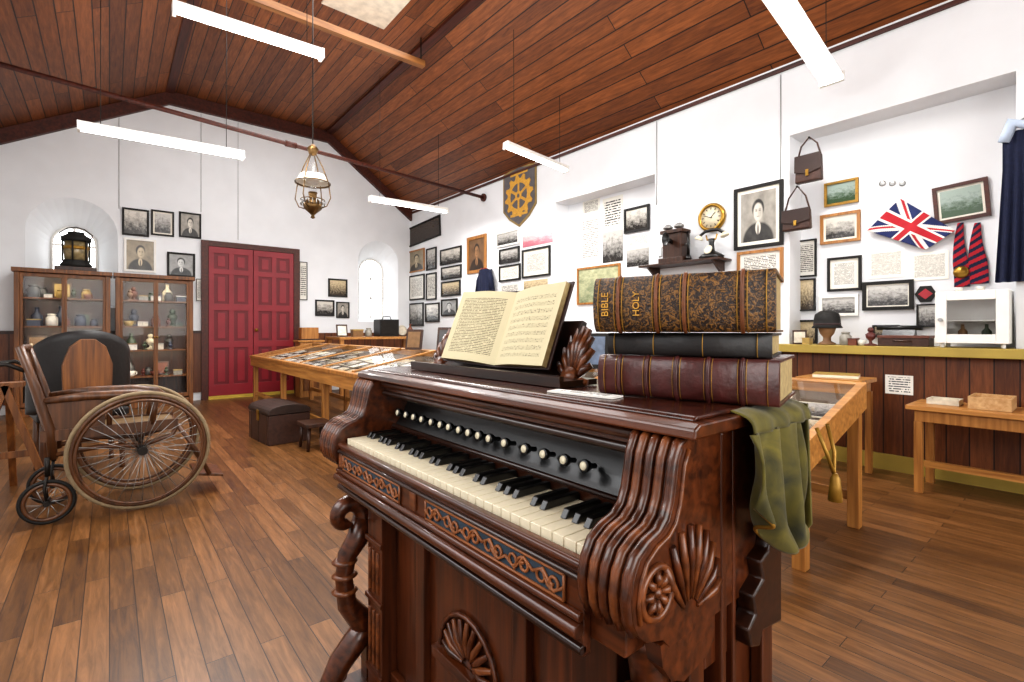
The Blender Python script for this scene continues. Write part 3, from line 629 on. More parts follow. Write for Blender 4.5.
def curio(k,x,y,z,s,m,group,M0=None):
    b=B((M0 or TR(x,y,z+.001)))
    if k=='jar': b.lathe([(.35*s,0),(.4*s,.05*s),(.4*s,.7*s),(.25*s,.85*s),(.25*s,.9*s),(.3*s,.92*s),(.3*s,1.02*s),(0,1.04*s)],(0,0,0),m,14); nm,lb='stoneware_jar','small lidded old stoneware jar'
    elif k=='cup': b.lathe([(.2*s,0),(.28*s,.05*s),(.42*s,.5*s),(.38*s,.5*s),(.22*s,.08*s),(0,.06*s)],(0,0,0),m,14); b.tube([(.36*s,0,.4*s),(.48*s,0,.42*s),(.48*s,0,.22*s),(.3*s,0,.14*s)],.04*s,m,6); nm,lb='porcelain_cup','old porcelain cup with curved handle'
    elif k=='plate': 
        b.lathe([(0,0),(.3*s,.01),(.46*s,.05*s),(.47*s,.07*s),(.3*s,.03*s),(0,.025*s)],(0,.04,.49*s),m,20,RX(80)); b.box(-.2*s,.2*s,-.02,.04,0,.015,darkw); nm,lb='display_plate','china plate standing upright on a stand'
    elif k=='bottle': b.lathe([(.25*s,0),(.26*s,.02*s),(.26*s,.6*s),(.1*s,.8*s),(.09*s,1.05*s),(.12*s,1.08*s),(0,1.09*s)],(0,0,0),m,14); nm,lb='old_bottle','tall antique glazed narrow bottle'
    elif k=='tin': b.prism([(-.42*s,-.3*s),(.42*s,-.3*s),(.42*s,.3*s),(-.42*s,.3*s)],'z',0,.5*s,m); b.box(-.45*s,.45*s,-.33*s,.33*s,.5*s,.6*s,cms[(len(WL))%10]); nm,lb='keepsake_box','small old lidded keepsake box'
    elif k=='frame': b.rbox((0,0,.45*s),(.8*s,.02,.9*s),RX(-10),darkw); b.rbox((0,-.013,.45*s),(.62*s,.002,.7*s),RX(-10),m); b.box(-.06*s,.06*s,0,.3*s,0,.02,darkw); nm,lb='standing_photo_frame','small dark standing photograph frame'
    else: 
        b.lathe([(.3*s,0),(.3*s,.06*s),(.08*s,.12*s),(.07*s,.25*s),(.2*s,.4*s),(.24*s,.6*s),(.1*s,.72*s)],(0,0,0),m,14); b.lathe([(0,0),(.13*s,.06*s),(.15*s,.16*s),(.1*s,.27*s),(0,.3*s)],(0,0,.70*s),m,12); nm,lb='figurine','small standing figurine on round base'
    return b.done(nm,None,lb,'ornament',group=group)
ks=['jar','cup','plate','bottle','tin','frame','figure','tin','jar']
for x0,x1 in ((-.82,-.05),(.12,.86)):
    for z in (.42,.78,1.10,1.45):
        for yy,lo_,hi_,wd,kk in ((8.53,.19,.26,.46,['frame','bottle','figure','jar','bottle']),(8.37,.09,.15,.53,['tin','cup','jar','figure','tin'])):
            x=x0+random.uniform(0,.05)
            while x<x1-.06:
                s=random.uniform(lo_,hi_); wf=wd if yy<8.5 else .48
                x+=s*wf
                if x+s*wf>x1: break
                k=random.choice(kk); mm_=random.choice(cms)
                if yy>8.5 and k=='jar': s*=.55
                curio(k,x,yy,z,s,mm_,'curios on the bookcase shelves'); x+=s*wf+.008
e=T('signal_lantern',(-.33,8.42,1.80),'large black and brass lantern atop the bookcase','lantern')
b=B(TR(-.33,8.42,1.801)); b.box(-.20,.20,-.14,.14,0,.05,darkw); b.lathe([(.15,.05),(.16,.08),(.13,.12),(.14,.14)],(0,0,0),blackm,24); b.lathe([(.14,.38),(.15,.40),(.14,.44),(.08,.48),(.09,.50),(0,.51)],(0,0,0),blackm,24)
for k in range(6): a=k*math.pi/3+.3; b.cyl((.135*math.cos(a),.135*math.sin(a),.13),(.135*math.cos(a),.135*math.sin(a),.4),.009,blackm)
b.done('lantern_body',e)
b=B(TR(-.33,8.42,1.80)); b.lathe([(.115,.135),(.125,.26),(.115,.385)],(0,0,0),plain('amber_glass','#8a7b5a',.15,0,.4,15),24); b.lathe([(.13,.28),(.132,.30),(.13,.32)],(0,0,0),gold,24); b.done('lantern_glass',e)
b=B(TR(-.33,8.42,1.80)); b.tube([(-.14,0,.42),(-.16,0,.48),(-.08,0,.55),(0,0,.57),(.08,0,.55),(.16,0,.48),(.14,0,.42)],.007,iron,8); b.done('lantern_handle',e)
# ================= WHEELCHAIR =================
WY0,WY1=3.61,4.07; WX=.15; RW=.345
e=T('wheelchair',(.1,3.84,0),'antique wooden wheelchair with caned seat and large spoked wheels','wheelchair')
def wheel(x,y,r,rim,tr,ns,name,lab=None,hand=False):
    b=B()
    b.tube([(x+(r-tr)*math.cos(t*math.pi/24),y,r+.001+(r-tr)*math.sin(t*math.pi/24)) for t in range(48)],tr,rubber if r>.2 else blackm,8,True)
    b.tube([(x+(r-2.6*tr)*math.cos(t*math.pi/24),y,r+(r-2.6*tr)*math.sin(t*math.pi/24)) for t in range(48)],tr*1.1,chw,8,True)
    if hand: b.tube([(x+(r-.05)*math.cos(t*math.pi/24),y+(-.04 if y<3.8 else .04),r+(r-.05)*math.sin(t*math.pi/24)) for t in range(48)],.008,chw,6,True)
    b.cyl((x,y-.05,r),(x,y+.05,r),.024 if r>.2 else .014,iron)
    for k in range(ns):
        a=k*2*math.pi/ns; o=.03*(1 if k%2 else -1)
        b.cyl((x+.02*math.cos(a+.4),y+o,r+.02*math.sin(a+.4)),(x+(r-2.6*tr)*math.cos(a),y,r+(r-2.6*tr)*math.sin(a)),.0022,steel,n=5)
    return b.done(name,e,lab)
wheel(WX,WY0,RW,1,.012,32,'wheel',hand=True); wheel(WX,WY1,RW,1,.012,32,'wheel',hand=True)
for y in (WY0+.03,WY1-.03): wheel(-.26,y,.12,1,.01,12,'caster_wheel','small rubber-tyred front caster wheel')
b=B(); b.cyl((WX,WY0+.05,RW),(WX,WY1-.05,RW),.012,iron); b.done('axle',e)
for y in (WY0+.03,WY1-.03):
    b=B()
    for o in (-.03,.03): b.tube([(-.26,y+o,.12),(-.27,y+o,.2),(-.26,y,.27)],.007,iron,6)
    b.cyl((-.26,y,.26),(-.26,y,.36),.012,iron)
    b.done('caster_fork',e)
b=B()
for y in (WY0+.07,WY1-.07):
    b.rbox((.02,y,.47),(.62,.028,.06),RY(0),chw)
    b.tube([(-.24,y,.34),(-.25,y,.50),(-.31,y,.74),(-.37,y,.96)],[.02,.024,.022,.018],chw,8)
    b.tube([(-.29,y,.66),(-.1,y,.675),(.12,y,.67),(.24,y,.65),(.28,y,.62)],[.018,.026,.028,.024,.018],chw,8)
    b.cyl((.20,y,.48),(.22,y,.65),.016,chw); b.cyl((0,y,.48),(0,y,.67),.013,chw)
    b.tube([(-.26,y,.36),(-.05,y,.38),(.15,y,.36),(.30,y,.40),(.33,y,.47)],.014,chw,8)
    b.tube([(.32,y,.47),(.42,y,.30),(.50,y,.12)],.013,chw,8)
for z,x in ((.95,-.367),(.55,-.262)): b.cyl((x,WY0+.07,z),(x,WY1-.07,z),.018,chw)
b.cyl((.32,WY0+.07,.465),(.32,WY1-.07,.465),.016,chw)
b.done('chair_frame',e)
b=B(); b.box(-.24,.31,WY0+.09,WY1-.09,.47,.49,canem); b.done('seat',e)
b=B(); b.grid(lambda u,v:(-.262-.10*v+.02*math.sin(u*math.pi)*-1,WY0+.075+(WY1-WY0-.15)*u,.50+.44*v),12,12,chw); b.done('backrest',e,solid=.012)
for y in (WY0+.07,WY1-.07): b=B(); b.prism([(-.25,.50),(-.02,.50),(-.02,.655),(-.28,.655)],'y',y-.006,y+.006,chw); b.done('side_panel',e)
b=B(); b.rbox((.50,(WY0+WY1)/2,.115),(.16,.30,.016),RY(12),chw); b.done('footrest',e,bev=.003)
for y in (WY0+.07,WY1-.07): b=B(); b.tube([(-.33,y,.82),(-.42,y,.87),(-.52,y,.86),(-.56,y,.80)],.011,iron,8); b.done('push_handle',e,'long curved black push handle')
e=T('round_back_armchair',(-.17,4.95,0),'black leather round-backed wooden armchair','chair')
MA=TR(-.17,4.95,0)@RZ(10)
b=B(MA)
b.grid(lambda u,v:(.30*math.cos(math.pi*u),-.24*math.sin(math.pi*u),.45+.60*v*(.66+.34*math.sin(math.pi*u))),28,10,leather)
b.done('backrest',e,solid=.04)
b=B(MA); b.prism([(-.13,.42),(.13,.42),(.14,.80),(.10,.93),(.04,.985),(-.04,.985),(-.10,.93),(-.14,.80)],'y',-.305,-.262,cabw); b.done('back_panel',e,'polished brown arched back panel',bev=.006)
b=B(MA); b.box(-.26,.26,-.20,.24,.40,.46,leather); b.done('seat',e,bev=.015)
for sx in (-.22,.22):
    for sy in (-.17,.2): b=B(MA); b.lathe([(.018,0),(.02,.02),(.014,.06),(.025,.2),(.02,.4)],(sx,sy,0),chw,10); b.done('leg',e)
b=B(); 
b.rbox((-.60,4.35,.35),(.035,.05,.74),RY(16),cabw); b.rbox((-.40,4.35,.35),(.035,.05,.74),RY(-16),cabw); b.box(-.62,-.38,4.34,4.36,.25,.29,cabw); b.rbox((-.5,4.58,.35),(.035,.03,.75),RX(18),cabw); b.box(-.58,-.42,4.34,4.46,.69,.72,cabw)
b.done('wooden_trestle',None,'plain wooden folding trestle stand beside the wheelchair','stand')
# ================= DISPLAY CASES =================
def case(x0,x1,y0,y1,zl,zh,label,nlegs,depth=.13,bars=6):
    e=T('display_case',((x0+x1)/2,(y0+y1)/2,0),label,'display case')
    t=.04; sl=(zh-zl)/(x1-x0); bed=.06
    def Z(x): return zl+sl*(x-x0)
    b=B()
    b.prism([(x0+.01,zl-depth),(x1-.01,zh-depth),(x1-.01,zh-bed),(x0+.01,zl-bed)],'y',y0+.01,y1-.01,plain('case_lining','#5a4a38',.8))
    for ya,yb in ((y0,y0+t),(y1-t,y1)): b.prism([(x0,zl-depth-.01),(x1,zh-depth-.01),(x1,zh),(x0,zl)],'y',ya,yb,oak)
    b.prism([(x0,zl-depth-.01),(x0+t,Z(x0+t)-depth-.01),(x0+t,Z(x0+t)),(x0,zl)],'y',y0+t,y1-t,oak)
    b.prism([(x1-t,Z(x1-t)-depth-.01),(x1,zh-depth-.01),(x1,zh),(x1-t,Z(x1-t))],'y',y0+t,y1-t,oak)
    b.prism([(x0-.012,zl-.03),(x0,zl-.03),(x0,zl+.004),(x0-.012,zl+.004)],'y',y0,y1,oakz)
    b.done('case_body',e,bev=.003)
    b=B(); b.prism([(x0+t,Z(x0+t)-.006),(x1-t,Z(x1-t)-.006),(x1-t,Z(x1-t)-.002),(x0+t,Z(x0+t)-.002)],'y',y0+t,y1-t,glass); b.done('glass_lid',e)
    for k in range(1,bars):
        y=y0+k*(y1-y0)/bars
        b=B(); b.prism([(x0+t,Z(x0+t)-.0015),(x1-t,Z(x1-t)-.0015),(x1-t,Z(x1-t)+.010),(x0+t,Z(x0+t)+.010)],'y',y-.022,y+.022,oak); b.done('glazing_bar',e)
    m=(y1-y0)/max(1,nlegs-1)
    for k in range(nlegs):
        y=min(max(y0+k*m,y0+.04),y1-.04)
        for x in (x0+.06,x1-.06): b=B(); b.box(x-.028,x+.028,y-.028,y+.028,0,Z(x)-depth-.022-.0,oakz); b.done('leg',e,bev=.004)
    for x in (x0+.06,x1-.06): b=B(); b.box(x-.012,x+.012,y0+.07,y1-.07,.14,.19,oak); b.done('stretcher',e,bev=.003)
    y=y0+.06
    while y<y1-.28:
        x=x0+.06
        while x<x1-.24:
            w=random.uniform(.14,.20); h=random.uniform(.14,.20)
            R=Matrix.Rotation(-math.atan(sl),4,'Y'); M=TR(x+w/2,y+h/2,Z(x+w/2)-bed+.006)@R@RZ(random.uniform(-3,3)); q=B(M)
            mt=random.choice(D+P+P+[cream]); fr=random.random()<.3
            q.box(-w/2,w/2,-h/2,h/2,-.003,.002,blackm if fr else cream); g=.9
            q.quad([(-w/2*g,h/2*g,.003),(-w/2*g,-h/2*g,.003),(w/2*g,-h/2*g,.003),(w/2*g,h/2*g,.003)],mt)
            q.done('archive_paper',None,'old photograph or document lying under glass','document',group='papers in the display cases',norm=False); x+=w+.035
        y+=.25
    return e
case(1.54,2.42,3.3,7.7,.69,.86,'long oak glass-topped display case of papers',4)
case(2.29,3.13,.82,3.2,.56,.77,'sloping oak display case with papers under glass',3,bars=3)
MK=TR(1.27,5.1,0)@RZ(5)@Matrix.Diagonal((.85,.85,1,1))
e=T('travelling_trunk',(1.27,5.1,0),'dark domed travelling trunk on the floor','trunk')
b=B(MK); b.box(-.22,.22,-.33,.33,.0,.27,bleather)
for y in (-.25,0,.25): b.box(-.226,.226,y-.02,y+.02,.0,.27,darkw)
b.done('trunk_body',e,bev=.006)
b=B(MK); b.prism([(-.225,.275)]+[(-.225*math.cos(a*math.pi/10),.30+.06*math.sin(a*math.pi/10)) for a in range(11)]+[(.225,.275)],'y',-.335,.335,plain('trunk_lid_leather','#2c1b13',.5,0,.3,30,.3)); b.box(-.235,-.22,-.03,.03,.2,.3,brass); b.done('trunk_lid',e,bev=.004)
e=T('small_stool',(1.42,4.5,0),'small dark wooden footstool beside the trunk','stool')
b=B(); b.box(1.30,1.54,4.36,4.64,.20,.235,darkw); b.done('stool_top',e,bev=.006)
for x in (1.325,1.515):
    for y in (4.385,4.615): b=B(); b.cyl((x,y,0),(x+(1.42-x)*.15,y+(4.5-y)*.15,.199),.014,darkw,.018,10); b.done('leg',e)
e=T('side_table',(3.4,7.9,0),'plain oak table by the far window','table')
b=B(); b.box(2.75,4.2,7.55,8.2,.90,.94,oak); b.done('table_top',e,bev=.004)
for x in (2.8,4.15):
    for y in (7.6,8.15): b=B(); b.box(x-.03,x+.03,y-.03,y+.03,0,.899,oakz); b.done('leg',e)
b=B(); b.box(3.5,3.85,7.75,8.0,.942,1.23,black); b.box(3.52,3.83,7.74,7.75,.96,1.21,iron); b.tube([(3.6,7.87,1.23),(3.62,7.87,1.28),(3.74,7.87,1.28),(3.76,7.87,1.23)],.008,iron,6); b.done('black_strongbox',None,'black metal strongbox with carrying handle','box',bev=.006)
for x,k,s,m in ((2.9,'frame',.22,7),(3.15,'tin',.2,8),(3.35,'jar',.14,0),(3.98,'plate',.2,2),(4.12,'bottle',.2,1)): curio(k,x,7.86,.94,s,cms[m],'curios on the side table')
b=B(); b.box(2.28,2.62,7.95,8.2,.0,.86,oakz); b.box(2.25,2.65,7.93,8.22,.861,.89,oak); b.box(2.33,2.57,7.94,7.951,.1,.75,cabw); b.done('oak_pedestal',None,'pale oak pedestal cupboard near the door','cabinet',bev=.004)
b=B(); b.box(2.3,2.6,7.98,8.18,.891,.91,darkw); b.box(2.32,2.58,8.0,8.16,.9105,1.09,oakz); b.done('oak_box',None,'upright pale oak box on the pedestal','box',bev=.004)
for x,y,s,m,r in ((2.30,3.7,.24,9,-60),(2.30,4.3,.22,8,-60)): curio('frame',x,y,.862,s,cms[m],'frames standing on the display case',TR(x,y,.858)@RZ(r))
b=B(TR(2.92,2.62,.745)@RZ(-62)); b.rbox((0,0,.14),(.34,.02,.28),RX(-8),blackm); b.rbox((0,-.012,.145),(.29,.002,.22),RX(-8),plain('blue_print','#4c5a70',.3,0,.5,12)); b.box(-.03,.03,0,.1,0,.012,blackm); b.done('standing_picture',None,'black standing frame with blue-grey print','picture')
b=B(TR(2.92,3.02,.745)@RZ(-62)); b.rbox((0,0,.12),(.22,.02,.24),RX(-8),darkw); b.rbox((0,-.012,.12),(.16,.002,.18),RX(-8),sepia); b.box(-.03,.03,0,.1,0,.012,darkw); b.done('standing_picture',None,'small walnut standing frame with sepia print','picture')
# ================= RIGHT SIDE FURNITURE =================
e=T('small_table',(4.2,1.3,0),'small pale wooden table against the wainscot','table')
b=B(); b.box(4.0,4.36,1.08,1.5,.67,.70,oak); b.box(4.03,4.33,1.11,1.47,.60,.67,oakz); b.done('table_top',e,bev=.003)
for x in (4.04,4.32):
    for y in (1.12,1.46): b=B(); b.box(x-.02,x+.02,y-.02,y+.02,0,.60,oakz); b.done('leg',e)
b=B(TR(4.16,1.28,.702)@RZ(12)); b.box(-.1,.1,-.14,.14,0,.02,cream); b.box(-.1,.1,-.14,.14,.0205,.026,cms[4]); b.done('old_booklet',None,'tan booklet lying on the small table','book')
e=T('school_bench',(4.2,.35,0),'low pale wooden school bench','bench')
b=B(); b.box(4.0,4.42,-.45,.84,.535,.565,oak); b.box(4.03,4.39,-.40,.80,.46,.535,oakz); b.done('bench_top',e,bev=.004)
for x in (4.05,4.37):
    for y in (-.38,.78): b=B(); b.box(x-.022,x+.022,y-.022,y+.022,0,.46,oakz); b.done('leg',e,bev=.003)
b=B(); b.box(4.19,4.23,-.38,.78,.14,.18,oak); b.done('stretcher',e)
for y0,y1,x0,x1,h,m,lb in ((.36,.55,4.08,4.34,.075,pine,'pale open wooden box'),(.60,.76,4.15,4.30,.035,cms[2],'small flat printed box')):
    b=B(); t=.008; z=.567
    b.box(x0,x1,y0,y1,z,z+t,m); b.box(x0,x0+t,y0,y1,z+t,z+h,m); b.box(x1-t,x1,y0,y1,z+t,z+h,m); b.box(x0+t,x1-t,y0,y0+t,z+t,z+h,m); b.box(x0+t,x1-t,y1-t,y1,z+t,z+h,m)
    b.done('wooden_box',None,lb+' on the school bench','box')
e=T('white_metal_cabinet',(4.55,.57,.93),'small white enamel medical cabinet with glass door','cabinet')
X0,X1,Y0,Y1,Z0,Z1=4.42,4.68,.40,.76,.931,1.31; t=.018
b=B(); b.box(X0,X1,Y0,Y0+t,Z0+.03,Z1,whitem); b.box(X0,X1,Y1-t,Y1,Z0+.03,Z1,whitem); b.box(X0,X1,Y0+t,Y1-t,Z1-t,Z1,whitem); b.box(X0,X1,Y0+t,Y1-t,Z0+.03,Z0+.03+t,whitem); b.box(X1-t,X1,Y0+t,Y1-t,Z0+.048,Z1-t,whitem); b.box(X0+.03,X1-t,Y0+t,Y1-t,1.11,1.115,whitem)
for y in (Y0+.03,Y1-.03):
    for x in (X0+.03,X1-.03): b.cyl((x,y,Z0),(x,y,Z0+.03),.012,whitem)
b.done('cabinet_body',e,bev=.004)
b=B(); 
for ya,yb,za,zb in ((Y0,Y0+.06,Z0+.03,Z1),(Y1-.06,Y1,Z0+.03,Z1),(Y0+.06,Y1-.06,Z0+.03,Z0+.09),(Y0+.06,Y1-.06,Z1-.06,Z1)): b.box(X0-.02,X0-.002,ya,yb,za,zb,whitem)
d=b.done('cabinet_door',e,bev=.003); b=B(); b.box(X0-.012,X0-.008,Y0+.061,Y1-.061,Z0+.091,Z1-.061,glass); b.done('glass_pane',d)
b=B(); b.cyl((X0-.02,Y1-.03,1.12),(X0-.045,Y1-.03,1.12),.012,steel); b.done('door_knob',d)
curio('bottle',4.56,.52,.98,.1,cms[3],'bottles in the white cabinet'); curio('bottle',4.56,.64,.98,.1,cms[8],'bottles in the white cabinet')
curio('cup',4.56,.55,1.312,.06,cms[7],'cups on the white cabinet'); curio('cup',4.56,.66,1.312,.06,cms[7],'cups on the white cabinet')
b=B(); y1,_=onX(880,350,4.52); y0,_=onX(931,350,4.52); b.box(4.46,4.62,y0,y1,.932,.99,bleather); b.box(4.457,4.623,y0-.003,y1+.003,.991,1.01,plain('suitcase_lid','#63382a',.5)); b.tube([(4.455,(y0+y1)/2-.05,.97),(4.435,(y0+y1)/2-.04,.97),(4.435,(y0+y1)/2+.04,.97),(4.455,(y0+y1)/2+.05,.97)],.006,darkw,6); b.done('small_suitcase',None,'small brown leather suitcase on the ledge','suitcase',bev=.005)
y,_=onX(827,340,4.55)
e=T('hat_display_head',(4.55,y,.93),'dark felt school hat on a display head','hat')
b=B(); b.lathe([(.06,0),(.062,.01),(.03,.03),(.028,.06),(.05,.09),(.065,.14),(.06,.19),(.03,.22),(0,.225)],(4.55,y,.931),plain('head_wood','#8d6b4c',.6),18); b.done('display_head',e)
b=B(); b.lathe([(.105,.135),(.11,.14),(.095,.16),(.095,.2),(.085,.25),(.05,.275),(0,.28)],(4.55,y,.93),blackm,24); b.lathe([(.0955,.158),(.097,.165),(.0965,.175)],(4.55,y,.93),plain('hat_band','#3a2a2a',.8),24); b.done('felt_hat',e)
for px,k,s,m in ((800,'frame',.13,2),(808,'tin',.09,4),(846,'jar',.10,0),(854,'tin',.09,1),(862,'cup',.08,7),(871,'figure',.14,6)):
    y,_=onX(px,345,4.48); curio(k,4.47,y,.931,s,cms[m],'curios on the wall ledge',TR(4.47,y,.931)@RZ(-70) if k=='frame' else None)
y,_=onX(897,330,4.66); b=B(TR(4.70,y,.932)); b.box(-.06,.06,-.11,.11,0,.03,iron); b.prism([(-.05,.03),(.06,.03),(.06,.12),(.0,.12)],'y',-.1,.1,black); b.cyl((.02,-.14,.135),(.02,.14,.135),.018,black); 
for k in range(10): b.cyl((-.05,-.08+k*.018,.03),(-.055,-.08+k*.018,.06),.006,ivory,n=8)
b.done('typewriter',None,'old black typewriter on the ledge','typewriter')
# ================= REED ORGAN =================
e=T('reed_organ',(.66,.89,0),'carved mahogany reed organ with ivory keys and stops','organ'); ORG=e
YA,YZ=.36,1.44; AX=.495; YI=1.35; XB=.885
b=B()
b.box(.70,XB,YA+.03,YZ-.03,.70,.856,orgz)
b.box(.61,XB,YA+.03,YZ-.03,.05,.664,orgz)
b.box(.59,XB+.02,YA+.01,YZ-.01,.0,.05,org)
b.box(AX+.012,.70,YA+.03,YZ-.03,.63,.722,org)
b.done('case_body',e,bev=.003)
for y0,y1,ym in ((YA+.008,YA+.029,YA-.002),(YZ-.029,YZ-.008,YZ-.028)):
    b=B()
    for x0,x1,z0,z1 in ((.62,.66,.05,.64),(XB-.04,XB,.05,.90),(.66,XB-.04,.05,.12),(.66,XB-.04,.56,.64)): b.box(x0,x1,y0,y1,z0,z1,orgz)
    b.box(.69,.705,ym,ym+.031,.1,.90,orgz); b.box(.725,.735,ym,ym+.031,.1,.90,orgz)
    b.done('end_panel_moulding',e,bev=.003)
prof=[(XB,.904),(.605,.904),(.585,.895),(.57,.875),(.563,.85),(.555,.825),(.54,.803),(.515,.79),(.48,.783),(.45,.77),(.433,.75),(.426,.725),(.43,.70),(.445,.68),(.47,.665),(.52,.655),(.54,.64),(XB,.64)]
prof=[((.48+(x-.426)*.698) if x<.605 else x,z) for x,z in prof]
for y0,y1,s in ((YA,YA+.085,-1),(YI,YI+.115,1)):
    b=B(); b.prism(prof,'y',y0,y1,org,True)
    nr=5 if s<0 else 7
    for k in range(nr):
        yy=y0+.008+(y1-y0-.016)*k/(nr-1); b.tube([(p[0]-.001,yy,p[1]+.001) for p in prof[1:14]],.0075,orgl if k%2 else org,8)
    ys_=y0 if s<0 else y1
    cx,cz=.528,.722
    b.tube([(cx+.032*math.cos(t*math.pi/12),ys_+s*.002,cz+.032*math.sin(t*math.pi/12)) for t in range(24)],.005,orgl,6,True)
    for k in range(8): a=k*math.pi/4; b.tube([(cx+.008*math.cos(a),ys_+s*.002,cz+.008*math.sin(a)),(cx+.018*math.cos(a),ys_+s*.005,cz+.018*math.sin(a)),(cx+.027*math.cos(a),ys_+s*.002,cz+.027*math.sin(a))],[.003,.006,.003],orgl,6)
    b.lathe([(.008,0),(.006,.006),(0,.008)],(cx,ys_,cz),orgl,12,RX(90 if s<0 else -90))
    cx,cz=.605,.668
    for k in range(9):
        a=math.radians(10+k*16); b.tube([(cx+.02*math.cos(a),ys_+s*.001,cz+.02*math.sin(a)),(cx+.06*math.cos(a),ys_+s*.004,cz+.075*math.sin(a)),(cx+.08*math.cos(a),ys_+s*.002,cz+.12*math.sin(a))],[.003,.006,.005],org if k%2 else orgl,6)
    b.tube([(p[0]+.012,ys_+s*.001,p[1]-.006) for p in prof[2:13]],.0035,orgl,6)
    b.prism([(.545,.645),(.68,.645),(.68,.60),(.66,.585),(.60,.575),(.57,.59),(.55,.615)],'y',y0+.004,y1-.004,org)
    b.done('carved_cheek',e,'scrolled carved cheek with rosette and fan')
b=B(); b.box(.625,XB,YA+.085,YI,.857,.904,org)
b.tube([(.625,YA+.086,.866),(.625,YI-.001,.866)],.009,orgd,10); b.tube([(.622,YA+.086,.892),(.622,YI-.001,.892)],.011,org,10)
b.done('stop_rail_fascia',e,bev=.002)
topm=twotone('burr_walnut_top','#2a1009','#4e2618',26,.5,.22,soft=.2)
b=B(); b.prism([(.585,.906),(XB+.02,.906),(XB+.02,.926),(.60,.926),(.588,.92)],'y',YA-.02,YZ+.02,org); b.prism([(.61,.9262),(XB+.012,.9262),(XB+.012,.933),(.617,.933)],'y',YA-.005,YZ+.005,topm)
b.done('organ_top',e,'polished dark burr top board',bev=.003)
b=B(); b.grid(lambda u,v:(.655+.045*math.sin(v*1.57),YA+.087+(YI-YA-.089)*u,.765+.09*v),4,8,black); b.box(.655,.70,YA+.087,YI-.002,.722,.765,black); b.done('stop_board',e,norm=False)
b=B(); b.tube([(.652,YA+.087,.768),(.652,YI-.002,.768)],.006,orgd,8); b.box(.645,.656,YA+.087,YI-.002,.724,.766,orgd); b.done('name_strip',e)
ysn=[.585,.635,.69,.745,.81,.865,.905,.945,.985,1.03,1.07,1.115,1.165,1.21,1.255,1.305]
st0=None
for k,y in enumerate(ysn):
    if st0 is None:
        b=B(); R=RY(-80); b.lathe([(.005,0),(.005,.018),(.0095,.020),(.0115,.026),(.011,.031),(.009,.032)],(.674,y,.806),black,16,R); b.lathe([(.0078,.0318),(.0075,.0332),(0,.0338)],(.674,y,.806),ivory,16,R)
        st0=b.done('stop_knob',e,'black stop knob with ivory face')
    else:
        o=st0.copy(); o.location=st0.location+Vector((0,y-ysn[0],0)); SC.collection.objects.link(o)
b=B(); b.box(AX+.013,.64,.452,1.345,.7222,.727,blackm); kb=b.done('keyboard',e)
kw=.0246; wk=None; bk=None
for k in range(36):
    y=1.338-kw*(k+.5)
    if wk is None: b=B(); b.box(.509,.642,y-kw/2+.0007,y+kw/2-.0007,.728,.75,ivory); wk=b.done('white_key',kb,bev=.001); y_w=y
    else: o=wk.copy(); o.location=wk.location+Vector((0,y-y_w,0)); SC.collection.objects.link(o)
    if k<35 and k%7 in (0,1,3,4,5):
        yy=y-kw/2
        if bk is None: b=B(); b.prism([(.556,.7502),(.642,.7502),(.642,.764),(.566,.764)],'y',yy-.0062,yy+.0062,black); bk=b.done('black_key',kb,bev=.0015); y_b=yy
        else: o=bk.copy(); o.location=bk.location+Vector((0,yy-y_b,0)); SC.collection.objects.link(o)
b=B(); b.box(AX-.004,AX+.011,.447,1.348,.715,.738,org); b.tube([(AX-.003,.447,.732),(AX-.003,1.348,.732)],.007,org,10); b.done('key_slip',e,bev=.002)
b=B(); b.box(AX-.004,AX+.011,.447,1.348,.61,.7148,org); 
b.tube([(AX-.006,.447,.716),(AX-.006,1.348,.716)],.005,orgd,8); b.tube([(AX-.008,.447,.665),(AX-.008,1.348,.665)],.007,org,8); b.tube([(AX-.012,.447,.648),(AX-.012,1.348,.648)],.011,org,10); b.tube([(AX-.004,.447,.62),(AX-.004,1.348,.62)],.008,orgd,8)
for y in (.92,1.33): b.box(AX-.009,AX-.004,y-.012,y+.012,.675,.712,orgl)
b.done('apron_rail',e,bev=.002)
slate=plain('fret_backing_cloth','#2c3a46',.8)
fretw=plain('fret_wood','#8a5530',.4,0,.2,30)
def fret(y0,y1,z0=.674,z1=.710,x=AX-.0045):
    b=B(); b.box(x-.002,x,y0,y1,z0,z1,slate)
    fr=fretw; zc=(z0+z1)/2; n_=max(2,int((y1-y0)/.06)); w=(y1-y0)/n_
    for a in (z0,z1): b.tube([(x-.003,y0,a),(x-.003,y1,a)],.0025,fr,6)
    for a in (y0,y1): b.tube([(x-.003,a,z0),(x-.003,a,z1)],.0025,fr,6)
    for k in range(n_):
        c=y0+w*(k+.5); s=1 if k%2 else -1
        pts_=[]
        for t in range(15):
            a=t/14*math.pi*2.6; r=.0135*(1-t/19); pts_.append((x-.004,c-w*.18+r*math.cos(a)*1.1,zc+s*r*math.sin(a)))
        b.tube(pts_,.0026,fr,5)
        b.tube([(x-.004,c-w*.5,zc),(x-.004,c-w*.2,zc+s*.013),(x-.004,c+w*.15,zc-s*.012),(x-.004,c+w*.5,zc)],.0028,fr,5)
        b.tube([(x-.004,c+w*.22+.009*math.cos(t*.8),zc+.009*math.sin(t*.8)) for t in range(8)],.0024,fr,5,True)
    b.done('fretwork_panel',e,'pierced scroll fretwork over slate-blue cloth')
fret(.98,1.31); fret(.48,.865)
b=B()
